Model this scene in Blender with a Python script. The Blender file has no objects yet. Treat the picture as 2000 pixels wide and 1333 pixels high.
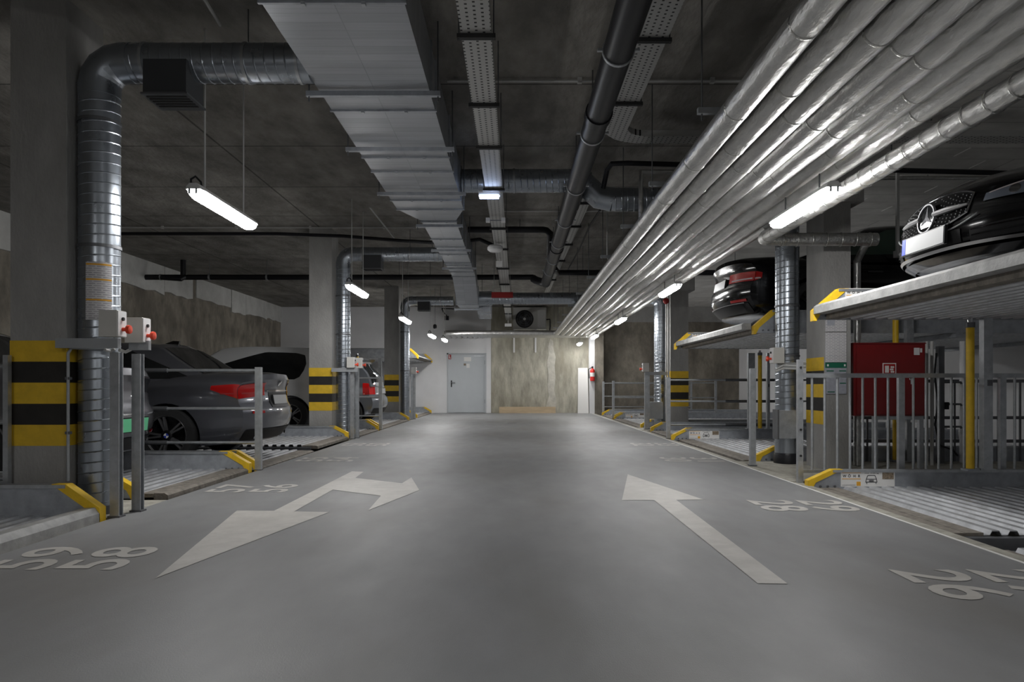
import bpy, bmesh, math, random
from mathutils import Vector, Matrix
from mathutils.geometry import tessellate_polygon

random.seed(7)
S = bpy.context.scene
COL = S.collection
R = math.radians
PI = math.pi

# ------------------------------------------------------------------ camera
F, CX, CY, H = 1400.0, 1004.0, 755.5, 0.95     # focal length and vanishing point of the 2000x1333 frame, eye height
cam_d = bpy.data.cameras.new('camera'); cam = bpy.data.objects.new('camera', cam_d)
COL.objects.link(cam); S.camera = cam
cam.location = (0, 0, H); cam.rotation_euler = (R(90), 0, 0)
cam_d.sensor_width = 36; cam_d.lens = F / 2000 * 36
cam_d.shift_x = (1000 - CX) / 2000; cam_d.shift_y = (CY - 666.5) / 2000
cam_d.clip_start = 0.05; cam_d.clip_end = 200

# ------------------------------------------------------------------ world, exposure
W = bpy.data.worlds.new('world'); S.world = W; W.use_nodes = True
W.node_tree.nodes['Background'].inputs[0].default_value = (0.02, 0.021, 0.023, 1)
S.view_settings.view_transform = 'Standard'; S.view_settings.look = 'None'
S.view_settings.gamma = 1; S.view_settings.use_curve_mapping = False
S.view_settings.exposure = 0.95
LAMP_STRENGTH = 42.0        # the tube lamps light the whole place

# the main measures of the place (metres)
XL, XR = -2.9, 2.75         # edges of the aisle
WL, WR = -8.4, 8.1          # side walls
YE, YB = 25.8, -9.0         # end wall, wall behind the camera
ZC = 3.82                   # ceiling
ZP = -1.9                   # pit floor

def at(px, py, Y):          # photo pixel + known depth -> point
    return Vector(((px - CX) * Y / F, Y, H - (py - CY) * Y / F))
def gr(px, py, z=0.0):      # photo pixel on a level surface
    return at(px, py, F * (H - z) / (py - CY))
def xat(px, Y): return (px - CX) * Y / F
def zat(py, Y): return H - (py - CY) * Y / F

# ------------------------------------------------------------------ materials
MATS = {}
def N(nt, t, **k):
    n = nt.nodes.new(t)
    for a, b in k.items(): setattr(n, a, b)
    return n
def mat(name, col, rough=.5, metal=0.0, var=0.0, vs=4.0, bump=0.0, bs=40.0, stretch=(1, 1, 1), coat=0.0,
        rvar=0.0, emit=None, es=0.0, spec=None, dirt=None, dscale=1.3, damt=.5):
    m = bpy.data.materials.new(name); m.use_nodes = True; nt = m.node_tree
    b = nt.nodes['Principled BSDF']; L = nt.links.new
    b.inputs['Base Color'].default_value = (*col, 1); b.inputs['Roughness'].default_value = rough
    b.inputs['Metallic'].default_value = metal
    if coat: b.inputs['Coat Weight'].default_value = coat; b.inputs['Coat Roughness'].default_value = .04
    if spec is not None: b.inputs['Specular IOR Level'].default_value = spec
    tc = mp = None
    if var or bump or rvar or dirt:
        tc = N(nt, 'ShaderNodeTexCoord'); mp = N(nt, 'ShaderNodeMapping'); mp.inputs['Scale'].default_value = stretch
        L(tc.outputs['Object'], mp.inputs[0])
    cout = None
    if var:
        n1 = N(nt, 'ShaderNodeTexNoise'); n1.inputs['Scale'].default_value = vs; n1.inputs['Detail'].default_value = 7
        n1.inputs['Roughness'].default_value = .62
        L(mp.outputs[0], n1.inputs[0])
        r = N(nt, 'ShaderNodeValToRGB'); e = r.color_ramp.elements
        e[0].position = .3; e[1].position = .72
        e[0].color = (*[max(0, c * (1 - var)) for c in col], 1); e[1].color = (*[min(1, c * (1 + var)) for c in col], 1)
        L(n1.outputs[0], r.inputs[0]); cout = r.outputs[0]
    if dirt:
        n3 = N(nt, 'ShaderNodeTexNoise'); n3.inputs['Scale'].default_value = dscale; n3.inputs['Detail'].default_value = 5
        L(mp.outputs[0], n3.inputs[0])
        r3 = N(nt, 'ShaderNodeValToRGB'); r3.color_ramp.elements[0].position = .48; r3.color_ramp.elements[1].position = .68
        r3.color_ramp.elements[1].color = (damt,) * 3 + (1,); r3.color_ramp.elements[0].color = (0, 0, 0, 1)
        L(n3.outputs[0], r3.inputs[0])
        mx = N(nt, 'ShaderNodeMixRGB'); L(r3.outputs[0], mx.inputs[0])
        if cout: L(cout, mx.inputs[1])
        else: mx.inputs[1].default_value = (*col, 1)
        mx.inputs[2].default_value = (*dirt, 1); cout = mx.outputs[0]
    if cout: L(cout, b.inputs['Base Color'])
    if rvar:
        n4 = N(nt, 'ShaderNodeTexNoise'); n4.inputs['Scale'].default_value = vs * 1.7; n4.inputs['Detail'].default_value = 5
        L(mp.outputs[0], n4.inputs[0])
        mr = N(nt, 'ShaderNodeMapRange'); mr.inputs[1].default_value = .3; mr.inputs[2].default_value = .7
        mr.inputs[3].default_value = max(.03, rough - rvar); mr.inputs[4].default_value = rough + rvar
        L(n4.outputs[0], mr.inputs[0]); L(mr.outputs[0], b.inputs['Roughness'])
    if bump:
        n2 = N(nt, 'ShaderNodeTexNoise'); n2.inputs['Scale'].default_value = bs; n2.inputs['Detail'].default_value = 4
        L(mp.outputs[0], n2.inputs[0])
        bp = N(nt, 'ShaderNodeBump'); bp.inputs['Strength'].default_value = bump; bp.inputs['Distance'].default_value = .02
        L(n2.outputs[0], bp.inputs['Height']); L(bp.outputs[0], b.inputs['Normal'])
    if emit:
        b.inputs['Emission Color'].default_value = (*emit, 1); b.inputs['Emission Strength'].default_value = es
    MATS[name] = m
    return m

def seams(m, w, h, mortar, dark, rot=(0, 0, 0), loc=(0, 0, 0), offset=0.0, bump=.25):
    """formwork joints of cast concrete: a thin darker groove grid over a material"""
    nt = m.node_tree; L = nt.links.new; b = nt.nodes['Principled BSDF']
    tc = N(nt, 'ShaderNodeTexCoord'); mp = N(nt, 'ShaderNodeMapping'); mp.inputs['Rotation'].default_value = rot
    mp.inputs['Location'].default_value = loc
    L(tc.outputs['Object'], mp.inputs[0])
    br = N(nt, 'ShaderNodeTexBrick'); br.offset = offset
    br.inputs['Scale'].default_value = 1; br.inputs['Brick Width'].default_value = w; br.inputs['Row Height'].default_value = h
    br.inputs['Mortar Size'].default_value = mortar; br.inputs['Mortar Smooth'].default_value = .3
    br.inputs['Color1'].default_value = (1, 1, 1, 1); br.inputs['Color2'].default_value = (.86, .86, .86, 1)
    br.inputs['Mortar'].default_value = (dark, dark, dark, 1)
    L(mp.outputs[0], br.inputs[0])
    mx = N(nt, 'ShaderNodeMixRGB', blend_type='MULTIPLY'); mx.inputs[0].default_value = 1
    src = b.inputs['Base Color'].links[0].from_socket
    L(src, mx.inputs[1]); L(br.outputs['Color'], mx.inputs[2]); L(mx.outputs[0], b.inputs['Base Color'])
    bp = N(nt, 'ShaderNodeBump'); bp.inputs['Strength'].default_value = bump; bp.inputs['Distance'].default_value = .01
    bp.invert = True
    L(br.outputs['Fac'], bp.inputs['Height'])
    if b.inputs['Normal'].links: L(b.inputs['Normal'].links[0].from_socket, bp.inputs['Normal'])
    L(bp.outputs[0], b.inputs['Normal'])

mat('ceiling', (.275, .26, .238), .85, var=.4, vs=2.6, bump=.55, bs=18, dirt=(.125, .118, .106), dscale=1.0, damt=.6, stretch=(1.3, .6, 1))
seams(MATS['ceiling'], 3.1, 1.75, .016, .35, loc=(.4, .2, 0))
mat('ceiling_boards', (.6, .59, .565), .85, var=.2, vs=2, bump=.25, bs=22)
seams(MATS['ceiling_boards'], 4.2, .42, .009, .55, loc=(.4, .2, 0), offset=.4)
mat('concrete', (.315, .31, .30), .85, var=.16, vs=3, bump=.3, bs=35, dirt=(.22, .212, .2), dscale=1.1, damt=.6, stretch=(1.3, 1.3, .6))
mat('concrete_rough', (.25, .225, .185), .9, var=.42, vs=2.6, bump=.9, bs=9, dirt=(.11, .097, .08), dscale=.9, damt=.75, stretch=(1.2, 1.2, .75))
mat('concrete_beige', (.42, .40, .33), .9, var=.34, vs=3.2, bump=.8, bs=10, dirt=(.22, .2, .15), dscale=1.2, damt=.7, stretch=(1.5, 1.5, .5))
mat('white_wall', (.72, .72, .73), .75, var=.06, vs=1.2, bump=.08, bs=30)
mat('grey_band', (.55, .55, .53), .8, var=.18, vs=2, bump=.25, bs=20)
mat('floor', (.236, .238, .241), .48, var=.1, vs=2.2, rvar=.035, bump=.07, bs=150, stretch=(1.4, .6, 1), dirt=(.185, .175, .163), dscale=.8, damt=.55, spec=.45)
mat('floor_paint', (.52, .50, .47), .5, var=.1, vs=9, dirt=(.4, .385, .36), dscale=2.4, damt=.55)
mat('edge_concrete', (.34, .325, .28), .85, var=.3, vs=9, bump=.4, bs=40)
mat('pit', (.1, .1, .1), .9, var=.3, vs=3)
mat('galvanized', (.46, .48, .5), .42, .75, var=.16, vs=14, rvar=.1)
mat('galvanized_deck', (.55, .56, .58), .45, .6, var=.2, vs=7, rvar=.1)
mat('galvanized_duct', (.40, .435, .48), .3, .92, var=.05, vs=5, rvar=.04)
mat('duct_sheet', (.45, .47, .5), .4, .7, var=.07, vs=6, stretch=(.25, 9, 1), rvar=.07)
seams(MATS['duct_sheet'], 60, .11, .0035, .72, bump=.15)
mat('steel_dark', (.16, .165, .175), .5, .7, var=.1, vs=8)
mat('grey_paint', (.33, .345, .36), .55, .2, var=.08, vs=6)
mat('grey_beam', (.36, .38, .41), .5, .4, var=.2, vs=9, rvar=.1)
mat('lip', (.4, .4, .395), .55, .4, var=.25, vs=8, bump=.1, bs=50)
mat('lip_dirty', (.2, .18, .155), .85, .0, var=.4, vs=12, bump=.3, bs=60)
mat('yellow', (.78, .5, .02), .45, var=.12, vs=12)
mat('yellow_stripe', (.68, .44, .025), .6, var=.14, vs=9)
mat('black_stripe', (.018, .016, .014), .6, var=.3, vs=9)
mat('black_plastic', (.014, .014, .017), .4, var=.15, vs=8, spec=.3)
mat('black_matt', (.02, .02, .02), .7)
mat('dark_vent', (.055, .058, .063), .6, .2)
mat('white_plastic', (.72, .72, .72), .45)
mat('conduit', (.5, .5, .49), .5, var=.08, vs=6)
mat('box_grey', (.56, .55, .52), .5, var=.04, vs=8)
mat('red_button', (.75, .06, .02), .4)
mat('red_paint', (.16, .005, .006), .38, var=.1, vs=5, coat=.2)
mat('red_sign', (.33, .008, .008), .55)
mat('extinguisher_red', (.6, .02, .015), .3, coat=.4)
mat('sign_white', (.75, .74, .72), .6)
mat('paper', (.6, .59, .6), .65, var=.04, vs=5)
mat('paper_grey', (.36, .37, .42), .65, var=.12, vs=30)
mat('sign_green', (.01, .13, .075), .5)
mat('print_black', (.025, .025, .03), .6)
mat('print_orange', (.72, .36, .03), .6)
mat('print_photo', (.22, .17, .12), .6, var=.6, vs=60)
mat('plywood', (.52, .40, .26), .7, var=.16, vs=6, stretch=(.4, 6, 3))
mat('foil', (.64, .64, .63), .38, 1.0, var=.14, vs=6, bump=.42, bs=14, rvar=.1, stretch=(2.2, .8, 2.2))
mat('foil_tape', (.6, .6, .58), .32, 1.0, var=.2, vs=20, bump=.4, bs=50)
mat('door_grey', (.5, .53, .555), .5, var=.03, vs=3)
mat('door_frame', (.44, .46, .48), .5)
mat('ac_body', (.5, .5, .48), .5)
mat('lamp_cover', (.9, .9, .9), .4, emit=(1, .993, .98), es=LAMP_STRENGTH)
mat('led_blue', (.8, .85, 1), .3, emit=(.55, .68, 1), es=14)
mat('lamp_housing', (.62, .62, .61), .45)
mat('rubber', (.016, .016, .017), .75, bump=.2, bs=60)
mat('rim_black', (.03, .03, .032), .28, .7)
mat('rim_silver', (.5, .5, .51), .3, .9)
mat('chrome', (.75, .75, .77), .12, 1.0)
mat('glass_dark', (.006, .007, .008), .05, coat=.5)
mat('glass_green', (.05, .085, .065), .08, coat=.4)
mat('paint_grey', (.13, .135, .155), .32, .7, coat=1.0)
mat('paint_darkgrey', (.14, .14, .155), .32, .7, coat=1.0)
mat('paint_black', (.004, .004, .0045), .16, .0, coat=.35, spec=.3)
mat('paint_white', (.6, .61, .62), .35, .2, coat=1.0)
mat('paint_silver', (.2, .215, .24), .3, .75, coat=1.0)
mat('trim_black', (.009, .009, .01), .5, spec=.3)
mat('tail_red', (.42, .006, .006), .12, coat=1.0)
mat('tail_clear', (.6, .5, .5), .15, coat=1.0)
mat('headlamp', (.17, .19, .23), .12, .2, coat=1.0)
mat('plate_white', (.36, .365, .37), .55)
mat('emblem_metal', (.2, .2, .215), .5, .0, spec=.35)
mat('spoke', (.3, .3, .31), .35, .8)
mat('grille_black', (.003, .003, .003), .95, spec=.04)
mat('plaster', (.5, .48, .42), .9, var=.2, vs=6, bump=.4, bs=14)
mat('plate_green', (.12, .5, .26), .5)
mat('plate_blue', (.03, .06, .45), .5)

def tray_material():
    m = mat('tray', (.46, .46, .45), .5, .4); nt = m.node_tree; L = nt.links.new; b = nt.nodes['Principled BSDF']
    tc = N(nt, 'ShaderNodeTexCoord'); br = N(nt, 'ShaderNodeTexBrick'); br.offset = 0.5
    mp = N(nt, 'ShaderNodeMapping'); mp.inputs['Rotation'].default_value = (0, 0, PI / 2); L(tc.outputs['Object'], mp.inputs[0])
    br.inputs['Scale'].default_value = 1; br.inputs['Brick Width'].default_value = .05; br.inputs['Row Height'].default_value = .05
    br.inputs['Mortar Size'].default_value = .0165; br.inputs['Mortar Smooth'].default_value = 0
    br.inputs['Color1'].default_value = (.012,) * 3 + (1,); br.inputs['Color2'].default_value = (.012,) * 3 + (1,)
    br.inputs['Mortar'].default_value = (.46, .46, .45, 1)
    L(mp.outputs[0], br.inputs[0]); L(br.outputs['Color'], b.inputs['Base Color'])
tray_material()

def print_material():
    m = mat('print_lines', (.6, .6, .6), .65); nt = m.node_tree; L = nt.links.new; b = nt.nodes['Principled BSDF']
    tc = N(nt, 'ShaderNodeTexCoord'); mp = N(nt, 'ShaderNodeMapping'); mp.inputs['Rotation'].default_value = (PI / 2, 0, 0)
    L(tc.outputs['Object'], mp.inputs[0])
    br = N(nt, 'ShaderNodeTexBrick'); br.offset = .37
    br.inputs['Scale'].default_value = 1; br.inputs['Brick Width'].default_value = .055; br.inputs['Row Height'].default_value = .016
    br.inputs['Mortar Size'].default_value = .0055; br.inputs['Mortar Smooth'].default_value = .2
    br.inputs['Color1'].default_value = (.28, .28, .31, 1); br.inputs['Color2'].default_value = (.4, .38, .4, 1)
    br.inputs['Mortar'].default_value = (.6, .59, .6, 1)
    L(mp.outputs[0], br.inputs[0]); L(br.outputs['Color'], b.inputs['Base Color'])
print_material()

# ------------------------------------------------------------------ mesh helpers
OFF = {}
def off(o): return OFF.get(o.name, Vector((0, 0, 0))) if o else Vector((0, 0, 0))

class MB:
    def __init__(s): s.v = []; s.f = []
    def add(s, vs, fs):
        n = len(s.v); s.v += [Vector(v) for v in vs]; s.f += [tuple(i + n for i in f) for f in fs]; return s
    def box(s, x0, x1, y0, y1, z0, z1):
        if x0 > x1: x0, x1 = x1, x0
        if y0 > y1: y0, y1 = y1, y0
        if z0 > z1: z0, z1 = z1, z0
        return s.add([(x0, y0, z0), (x1, y0, z0), (x1, y1, z0), (x0, y1, z0), (x0, y0, z1), (x1, y0, z1), (x1, y1, z1), (x0, y1, z1)],
                     [(0, 3, 2, 1), (4, 5, 6, 7), (0, 1, 5, 4), (1, 2, 6, 5), (2, 3, 7, 6), (3, 0, 4, 7)])
    def cbox(s, x0, x1, y0, y1, z0, z1, c):
        """box with chamfered long edges in xz"""
        return s.prism([(x0 + c, z0), (x1 - c, z0), (x1, z0 + c), (x1, z1 - c), (x1 - c, z1), (x0 + c, z1), (x0, z1 - c), (x0, z0 + c)], 'y', y0, y1)
    def prism(s, poly, axis, a0, a1):
        if a0 > a1: a0, a1 = a1, a0
        def P(p, a):
            return (a, p[0], p[1]) if axis == 'x' else (p[0], a, p[1]) if axis == 'y' else (p[0], p[1], a)
        n = len(poly)
        ar = sum(poly[i][0] * poly[(i + 1) % n][1] - poly[(i + 1) % n][0] * poly[i][1] for i in range(n))
        flip = (ar < 0) != (axis == 'y')
        if flip: poly = poly[::-1]
        vs = [P(p, a0) for p in poly] + [P(p, a1) for p in poly]
        tris = tessellate_polygon([[Vector((p[0], p[1], 0)) for p in poly]])
        fs = []
        def orient(t):
            a, b, c = [poly[i] for i in t]
            return (b[0] - a[0]) * (c[1] - a[1]) - (c[0] - a[0]) * (b[1] - a[1])
        want = -1 if axis == 'y' else 1
        for t in tris:
            t = tuple(t)
            if orient(t) * want < 0: t = t[::-1]
            fs.append(tuple(i + n for i in t)); fs.append(t[::-1])
        for i in range(n):
            j = (i + 1) % n; fs.append((i, j, j + n, i + n))
        return s.add(vs, fs)
    def tube(s, pts, r, n=12, caps=True, a0=0.0):
        pts = [Vector(p) for p in pts]; rs = r if isinstance(r, (list, tuple)) else [r] * len(pts)
        tang = []
        for i in range(len(pts)):
            a = (pts[i] - pts[i - 1]).normalized() if i else None
            b = (pts[i + 1] - pts[i]).normalized() if i < len(pts) - 1 else None
            t = (a + b) if a and b else (a or b)
            tang.append(t.normalized())
        up = Vector((0, 0, 1)) if abs(tang[0].z) < .9 else Vector((1, 0, 0))
        nx = tang[0].cross(up).normalized(); vs = []; fs = []
        for i, p in enumerate(pts):
            if i:
                q = tang[i - 1].rotation_difference(tang[i]); nx = q @ nx
            ny = tang[i].cross(nx).normalized()
            k = 1.0
            if 0 < i < len(pts) - 1:
                d = (pts[i] - pts[i - 1]).normalized().dot(tang[i]); k = 1 / max(.5, d)
            for j in range(n):
                a = 2 * PI * j / n + a0
                vs.append(p + (nx * math.cos(a) + ny * math.sin(a)) * rs[i])
        for i in range(len(pts) - 1):
            for j in range(n):
                k = (j + 1) % n
                fs.append((i * n + j, i * n + k, (i + 1) * n + k, (i + 1) * n + j))
        if caps:
            fs.append(tuple(range(n))[::-1]); m = (len(pts) - 1) * n; fs.append(tuple(range(m, m + n)))
        return s.add(vs, fs)
    def lathe(s, prof, c, d=(0, 0, 1), n=24, caps=True):
        d = Vector(d).normalized(); c = Vector(c)
        up = Vector((0, 0, 1)) if abs(d.z) < .9 else Vector((1, 0, 0))
        nx = d.cross(up).normalized(); ny = d.cross(nx).normalized(); vs = []; fs = []
        for (r, h) in prof:
            for j in range(n):
                a = 2 * PI * j / n; vs.append(c + d * h + (nx * math.cos(a) + ny * math.sin(a)) * r)
        for i in range(len(prof) - 1):
            for j in range(n):
                k = (j + 1) % n; fs.append((i * n + j, i * n + k, (i + 1) * n + k, (i + 1) * n + j))
        if caps: fs.append(tuple(range(n))[::-1]); m = (len(prof) - 1) * n; fs.append(tuple(range(m, m + n)))
        return s.add(vs, fs)
    def helix(s, p0, p1, r, pitch, w, h, n=20):
        """raised seam of a spiral duct"""
        p0 = Vector(p0); p1 = Vector(p1); d = (p1 - p0); L = d.length; d.normalize()
        up = Vector((0, 0, 1)) if abs(d.z) < .9 else Vector((1, 0, 0))
        nx = d.cross(up).normalized(); ny = d.cross(nx).normalized()
        st = int((L - pitch) / pitch * n); vs = []; fs = []
        for i in range(st + 1):
            a = 2 * PI * i / n; c = p0 + d * (pitch * .5 + pitch * i / n); rd = nx * math.cos(a) + ny * math.sin(a)
            vs += [c - d * w + rd * (r - .001), c + rd * (r + h), c + d * w + rd * (r - .001)]
        for i in range(st):
            for k in (0, 1):
                fs.append((i * 3 + k, i * 3 + k + 1, i * 3 + k + 4, i * 3 + k + 3))
        return s.add(vs, fs)
    def xform(s, M):
        s.v = [M @ v for v in s.v]; return s
    def build(s, name, m, parent=None, local=False, smooth=True, kind=None, ang=38, recalc=True):
        me = bpy.data.meshes.new(name); o_ = Vector((0, 0, 0)) if local else off(parent)
        me.from_pydata([v - o_ for v in s.v], [], s.f)
        if recalc:
            bm = bmesh.new(); bm.from_mesh(me); bmesh.ops.recalc_face_normals(bm, faces=bm.faces); bm.to_mesh(me); bm.free()
        me.materials.append(MATS[m] if isinstance(m, str) else m)
        if smooth:
            me.polygons.foreach_set('use_smooth', [True] * len(me.polygons)); me.set_sharp_from_angle(angle=R(ang))
        me.update()
        o = bpy.data.objects.new(name, me); COL.objects.link(o)
        if parent: o.parent = parent; OFF[o.name] = o_
        if kind: o['kind'] = kind
        return o

def inst(me, name, loc, parent, local=False):
    o = bpy.data.objects.new(name, me); COL.objects.link(o)
    o.location = Vector(loc) - (Vector((0, 0, 0)) if local else off(parent)); o.parent = parent
    OFF[o.name] = off(parent) + o.location
    return o
def tag(o, label, cat, group=None):
    o['label'] = label; o['category'] = cat
    if group: o['group'] = group
    return o
def lab(o, label): o['label'] = label; return o
def thing(name, label, cat, loc=(0, 0, 0), group=None, rz=0.0):
    o = bpy.data.objects.new(name, None); COL.objects.link(o); o.empty_display_size = .1
    o.location = loc; o.rotation_euler = (0, 0, rz); OFF[o.name] = Vector(loc)
    return tag(o, label, cat, group)
def struct(name, mb, m, **k):
    return mb.build(name, m, kind='structure', **k)

def text_mb(txt, h, bold=0.0):
    """flat lettering as a mesh in its own xy plane, left/bottom at 0, of cap height h"""
    cu = bpy.data.curves.new('t', 'FONT'); cu.body = txt; cu.size = 1; cu.offset = bold; cu.resolution_u = 4
    ob = bpy.data.objects.new('t', cu); COL.objects.link(ob)
    dg = bpy.context.evaluated_depsgraph_get(); me = bpy.data.meshes.new_from_object(ob.evaluated_get(dg))
    b = MB(); vs = [v.co.copy() for v in me.vertices]
    x0 = min(v.x for v in vs); x1 = max(v.x for v in vs); y0 = min(v.y for v in vs); y1 = max(v.y for v in vs)
    k = h / (y1 - y0)
    b.add([((v.x - x0) * k, (v.y - y0) * k, 0) for v in vs], [tuple(p.vertices) for p in me.polygons])
    bpy.data.objects.remove(ob); bpy.data.curves.remove(cu); bpy.data.meshes.remove(me)
    b.w = (x1 - x0) * k
    return b
def arc(c, a, b, r, n=6, e1=None, e2=None):
    """quarter bend: centre c, from direction vector a to direction vector b, radius r"""
    c = Vector(c); a = Vector(a); b = Vector(b)
    return [c + a * r * math.cos(PI / 2 * i / n) + b * r * math.sin(PI / 2 * i / n) for i in range(n + 1)]
# ================================================================== the room
floor = struct('floor', MB().box(XL, XR, YB, YE, ZP, 0), 'floor', smooth=False)
PIERS_L = [(5.2, 6.02), (12.95, 13.55), (20.3, 21.8)]
PIERS_R = [(7.22, 9.14), (15.6, 16.62)]
for a, b in PIERS_L: struct('floor', MB().box(WL, XL, a, b, ZP, -.004), 'edge_concrete', smooth=False)
for a, b in PIERS_R: struct('floor', MB().box(XR, WR, a, b, ZP, -.004), 'edge_concrete', smooth=False)
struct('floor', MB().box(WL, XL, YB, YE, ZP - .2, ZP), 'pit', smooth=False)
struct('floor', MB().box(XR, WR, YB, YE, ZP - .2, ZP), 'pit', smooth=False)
struct('trim_1', MB().box(XR, XR + .13, YB, YE, -.5, -.012), 'edge_concrete', smooth=False)
struct('trim_2', MB().box(XR - .018, XR + .004, YB, YE, -.1, .002), 'sign_white', smooth=False)
struct('trim_3', MB().box(XL - .03, XL, YB, YE, -.5, -.01), 'edge_concrete', smooth=False)
ceil = struct('ceiling', MB().box(WL - .2, 3.0, YB, YE + .2, ZC, ZC + .25), 'ceiling', smooth=False)
ceil2 = struct('ceiling', MB().box(3.0, WR + .2, YB, YE + .2, ZC, ZC + .25), 'ceiling_boards', smooth=False)
for k in range(16):                                   # pale plastic spacer strips left in the board-formed ceiling
    x = 4.2 + (k % 6) * .62 + random.uniform(-.1, .1); y = 8.6 + (k // 6) * 1.15 + (k % 2) * .5
    MB().box(x, x + .018, y, y + .32, ZC - .004, ZC + .01).build('spacer_strip', 'sign_white', ceil2, smooth=False)
wl = struct('wall_left', MB().box(WL - .25, WL, YB, YE + .2, ZP, ZC), 'concrete_rough', smooth=False)
y = 6.0
k = 0
while y < YE - .05:                                   # pale panels along the top of the left wall, with gaps and chipped lower edges
    w = [2.3, 1.1, 1.9, 2.6, .7, 2.2, 1.5][k % 7]; y1 = min(y + w, YE)
    zb = 3.22 + .07 * math.sin(k * 2.1)
    n = 5; pts = [(y, ZC - .002)] + [(y + (y1 - y) * i / n, zb + random.uniform(-.035, .035)) for i in range(n + 1)] + [(y1, ZC - .002)]
    MB().prism(pts, 'x', WL, WL + (.05 if k % 3 != 1 else .03)).build('wall_panel', 'grey_band', wl, smooth=False)
    y = y1 + .015; k += 1
    if k % 4 == 3: y += .25
struct('wall_right', MB().box(WR, WR + .25, YB, YE + .2, ZP, ZC), 'white_wall', smooth=False)
struct('wall_back', MB().box(WL, WR, YB - .25, YB, ZP, ZC), 'white_wall', smooth=False)
XW = xat(959, YE)                                     # where the painted part of the end wall stops
DX0, DX1, DZ = xat(873, YE), xat(950, YE), zat(690, YE)
struct('wall_end_painted', MB().box(WL, DX0, YE, YE + .25, ZP, ZC).box(DX1, XW, YE - .03, YE + .25, ZP, ZC).box(DX0, DX1, YE, YE + .25, DZ, ZC)
       .box(DX0, DX1, YE + .12, YE + .25, ZP, DZ), 'white_wall', smooth=False)
we = struct('wall_end_raw', MB().box(XW, 2.9, YE, YE + .25, ZP, ZC), 'concrete_beige', smooth=False)
wr_ = struct('wall_end_dark', MB().box(2.9, WR, YE, YE + .25, ZP, ZC), 'concrete_rough', smooth=False)
MB().prism([(1.14, 0), (1.5, 0), (1.53, .4), (1.45, .8), (1.49, 1.3), (1.46, 1.7), (1.5, 2.0), (1.42, 2.3), (1.4, 2.6), (1.3, 2.66), (1.22, 2.4), (1.25, 2.1), (1.18, 1.8), (1.24, 1.4), (1.2, 1.0), (1.25, .6), (1.17, .3)], 'y', YE - .012, YE + .01).build('plaster_patch', 'plaster', we, smooth=False)
MB().box(2.9, WR, YE - .03, YE, 3.27, ZC - .002).build('wall_panel', 'concrete', wr_, smooth=False)
struct('wall_end_pier', MB().box(2.68, 2.85, 25.35, YE - .001, -.3, ZC - .001), 'white_wall', smooth=False)
struct('wall_end_pier', MB().box(2.85, 3.17, 25.35, YE - .031, -.3, ZC - .001), 'concrete_rough', smooth=False)

# the steel door in the end wall
door = struct('door_1', MB().box(DX0 + .05, DX1 - .05, YE + .03, YE + .08, .01, DZ - .05), 'door_grey', smooth=False)
MB().box(DX0, DX0 + .05, YE - .015, YE + .12, 0, DZ).box(DX1 - .05, DX1, YE - .04, YE + .12, 0, DZ).box(DX0, DX1, YE - .015, YE + .12, DZ - .05, DZ).build('door_frame', 'door_frame', door, smooth=False)
hx = DX0 + .16; hz = zat(750, YE)
MB().box(hx - .022, hx + .022, YE + .015, YE + .03, hz - .12, hz + .12).build('handle_plate', 'black_matt', door, smooth=False)
MB().tube([(hx, YE + .02, hz + .04), (hx, YE - .03, hz + .04), (hx + .14, YE - .03, hz + .035)], .011, 8).build('door_handle', 'steel_dark', door)
MB().box(DX1 - .42, DX1 - .06, YE - .005, YE + .03, DZ - .13, DZ - .085).build('door_closer', 'galvanized', door, smooth=False)
lab(MB().box(xat(906, YE), xat(920, YE), YE + .026, YE + .031, zat(706, YE), zat(698, YE)).build('door_notice', 'sign_white', door, smooth=False), 'white paper notice')
lab(MB().box(xat(911, YE), xat(917, YE), YE + .026, YE + .031, zat(719, YE), zat(711, YE)).build('door_notice', 'sign_white', door, smooth=False), 'small white notice')
lab(MB().box(xat(905.5, YE), xat(910, YE), YE + .026, YE + .031, zat(714.5, YE), zat(710.5, YE)).build('door_sticker', 'print_photo', door, smooth=False), 'small dark sticker')
sg = MB().box(xat(875.5, YE), xat(881, YE), YE + .024, YE + .031, zat(702, YE), zat(693, YE)).build('door_sign', 'red_sign', door, smooth=False)
sx, sz = xat(878, YE), zat(697.5, YE)
MB().prism([(sx - .015, sz + .06), (sx + .005, sz + .06), (sx + .005, sz - .02), (sx + .035, sz - .035), (sx + .035, sz - .055), (sx - .015, sz - .055)], 'y', YE + .021, YE + .024).build('door_sign_mark', 'sign_white', sg, smooth=False)
for zz in (.35, 1.75):
    MB().tube([(DX1 - .05, YE + .0, zz), (DX1 - .05, YE + .0, zz + .14)], .012, 8).build('hinge', 'steel_dark', door)

# ------------------------------------------------------------------ floor paint
def paint(name, pts, label, z=.0025):
    P = [gr(*p) for p in pts]
    b = MB(); poly = [Vector((p.x, p.y, 0)) for p in P]
    tr = tessellate_polygon([poly])
    b.add([(p.x, p.y, z) for p in P], [tuple(t) for t in tr])
    o = b.build(name, 'floor_paint', floor, smooth=False)
    for p in o.data.polygons:
        if p.normal.z < 0: p.flip()
    return lab(o, label)
paint('floor_arrow', [(303.5, 1131), (462.5, 998.5), (535, 999), (687.5, 921.5), (710, 922.5), (694, 934.5), (785, 945), (803.5, 933.5),
                      (819, 958.5), (719, 998), (744, 969.5), (650, 957.5), (575, 1000), (642.5, 1001.5)], 'white painted two-way arrow with a branch')
paint('floor_arrow', [(1226, 927.5), (1374.5, 977), (1320.5, 977.3), (1538.8, 1142), (1480, 1141), (1277.8, 978), (1214.8, 978)], 'white painted straight arrow')
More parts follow.
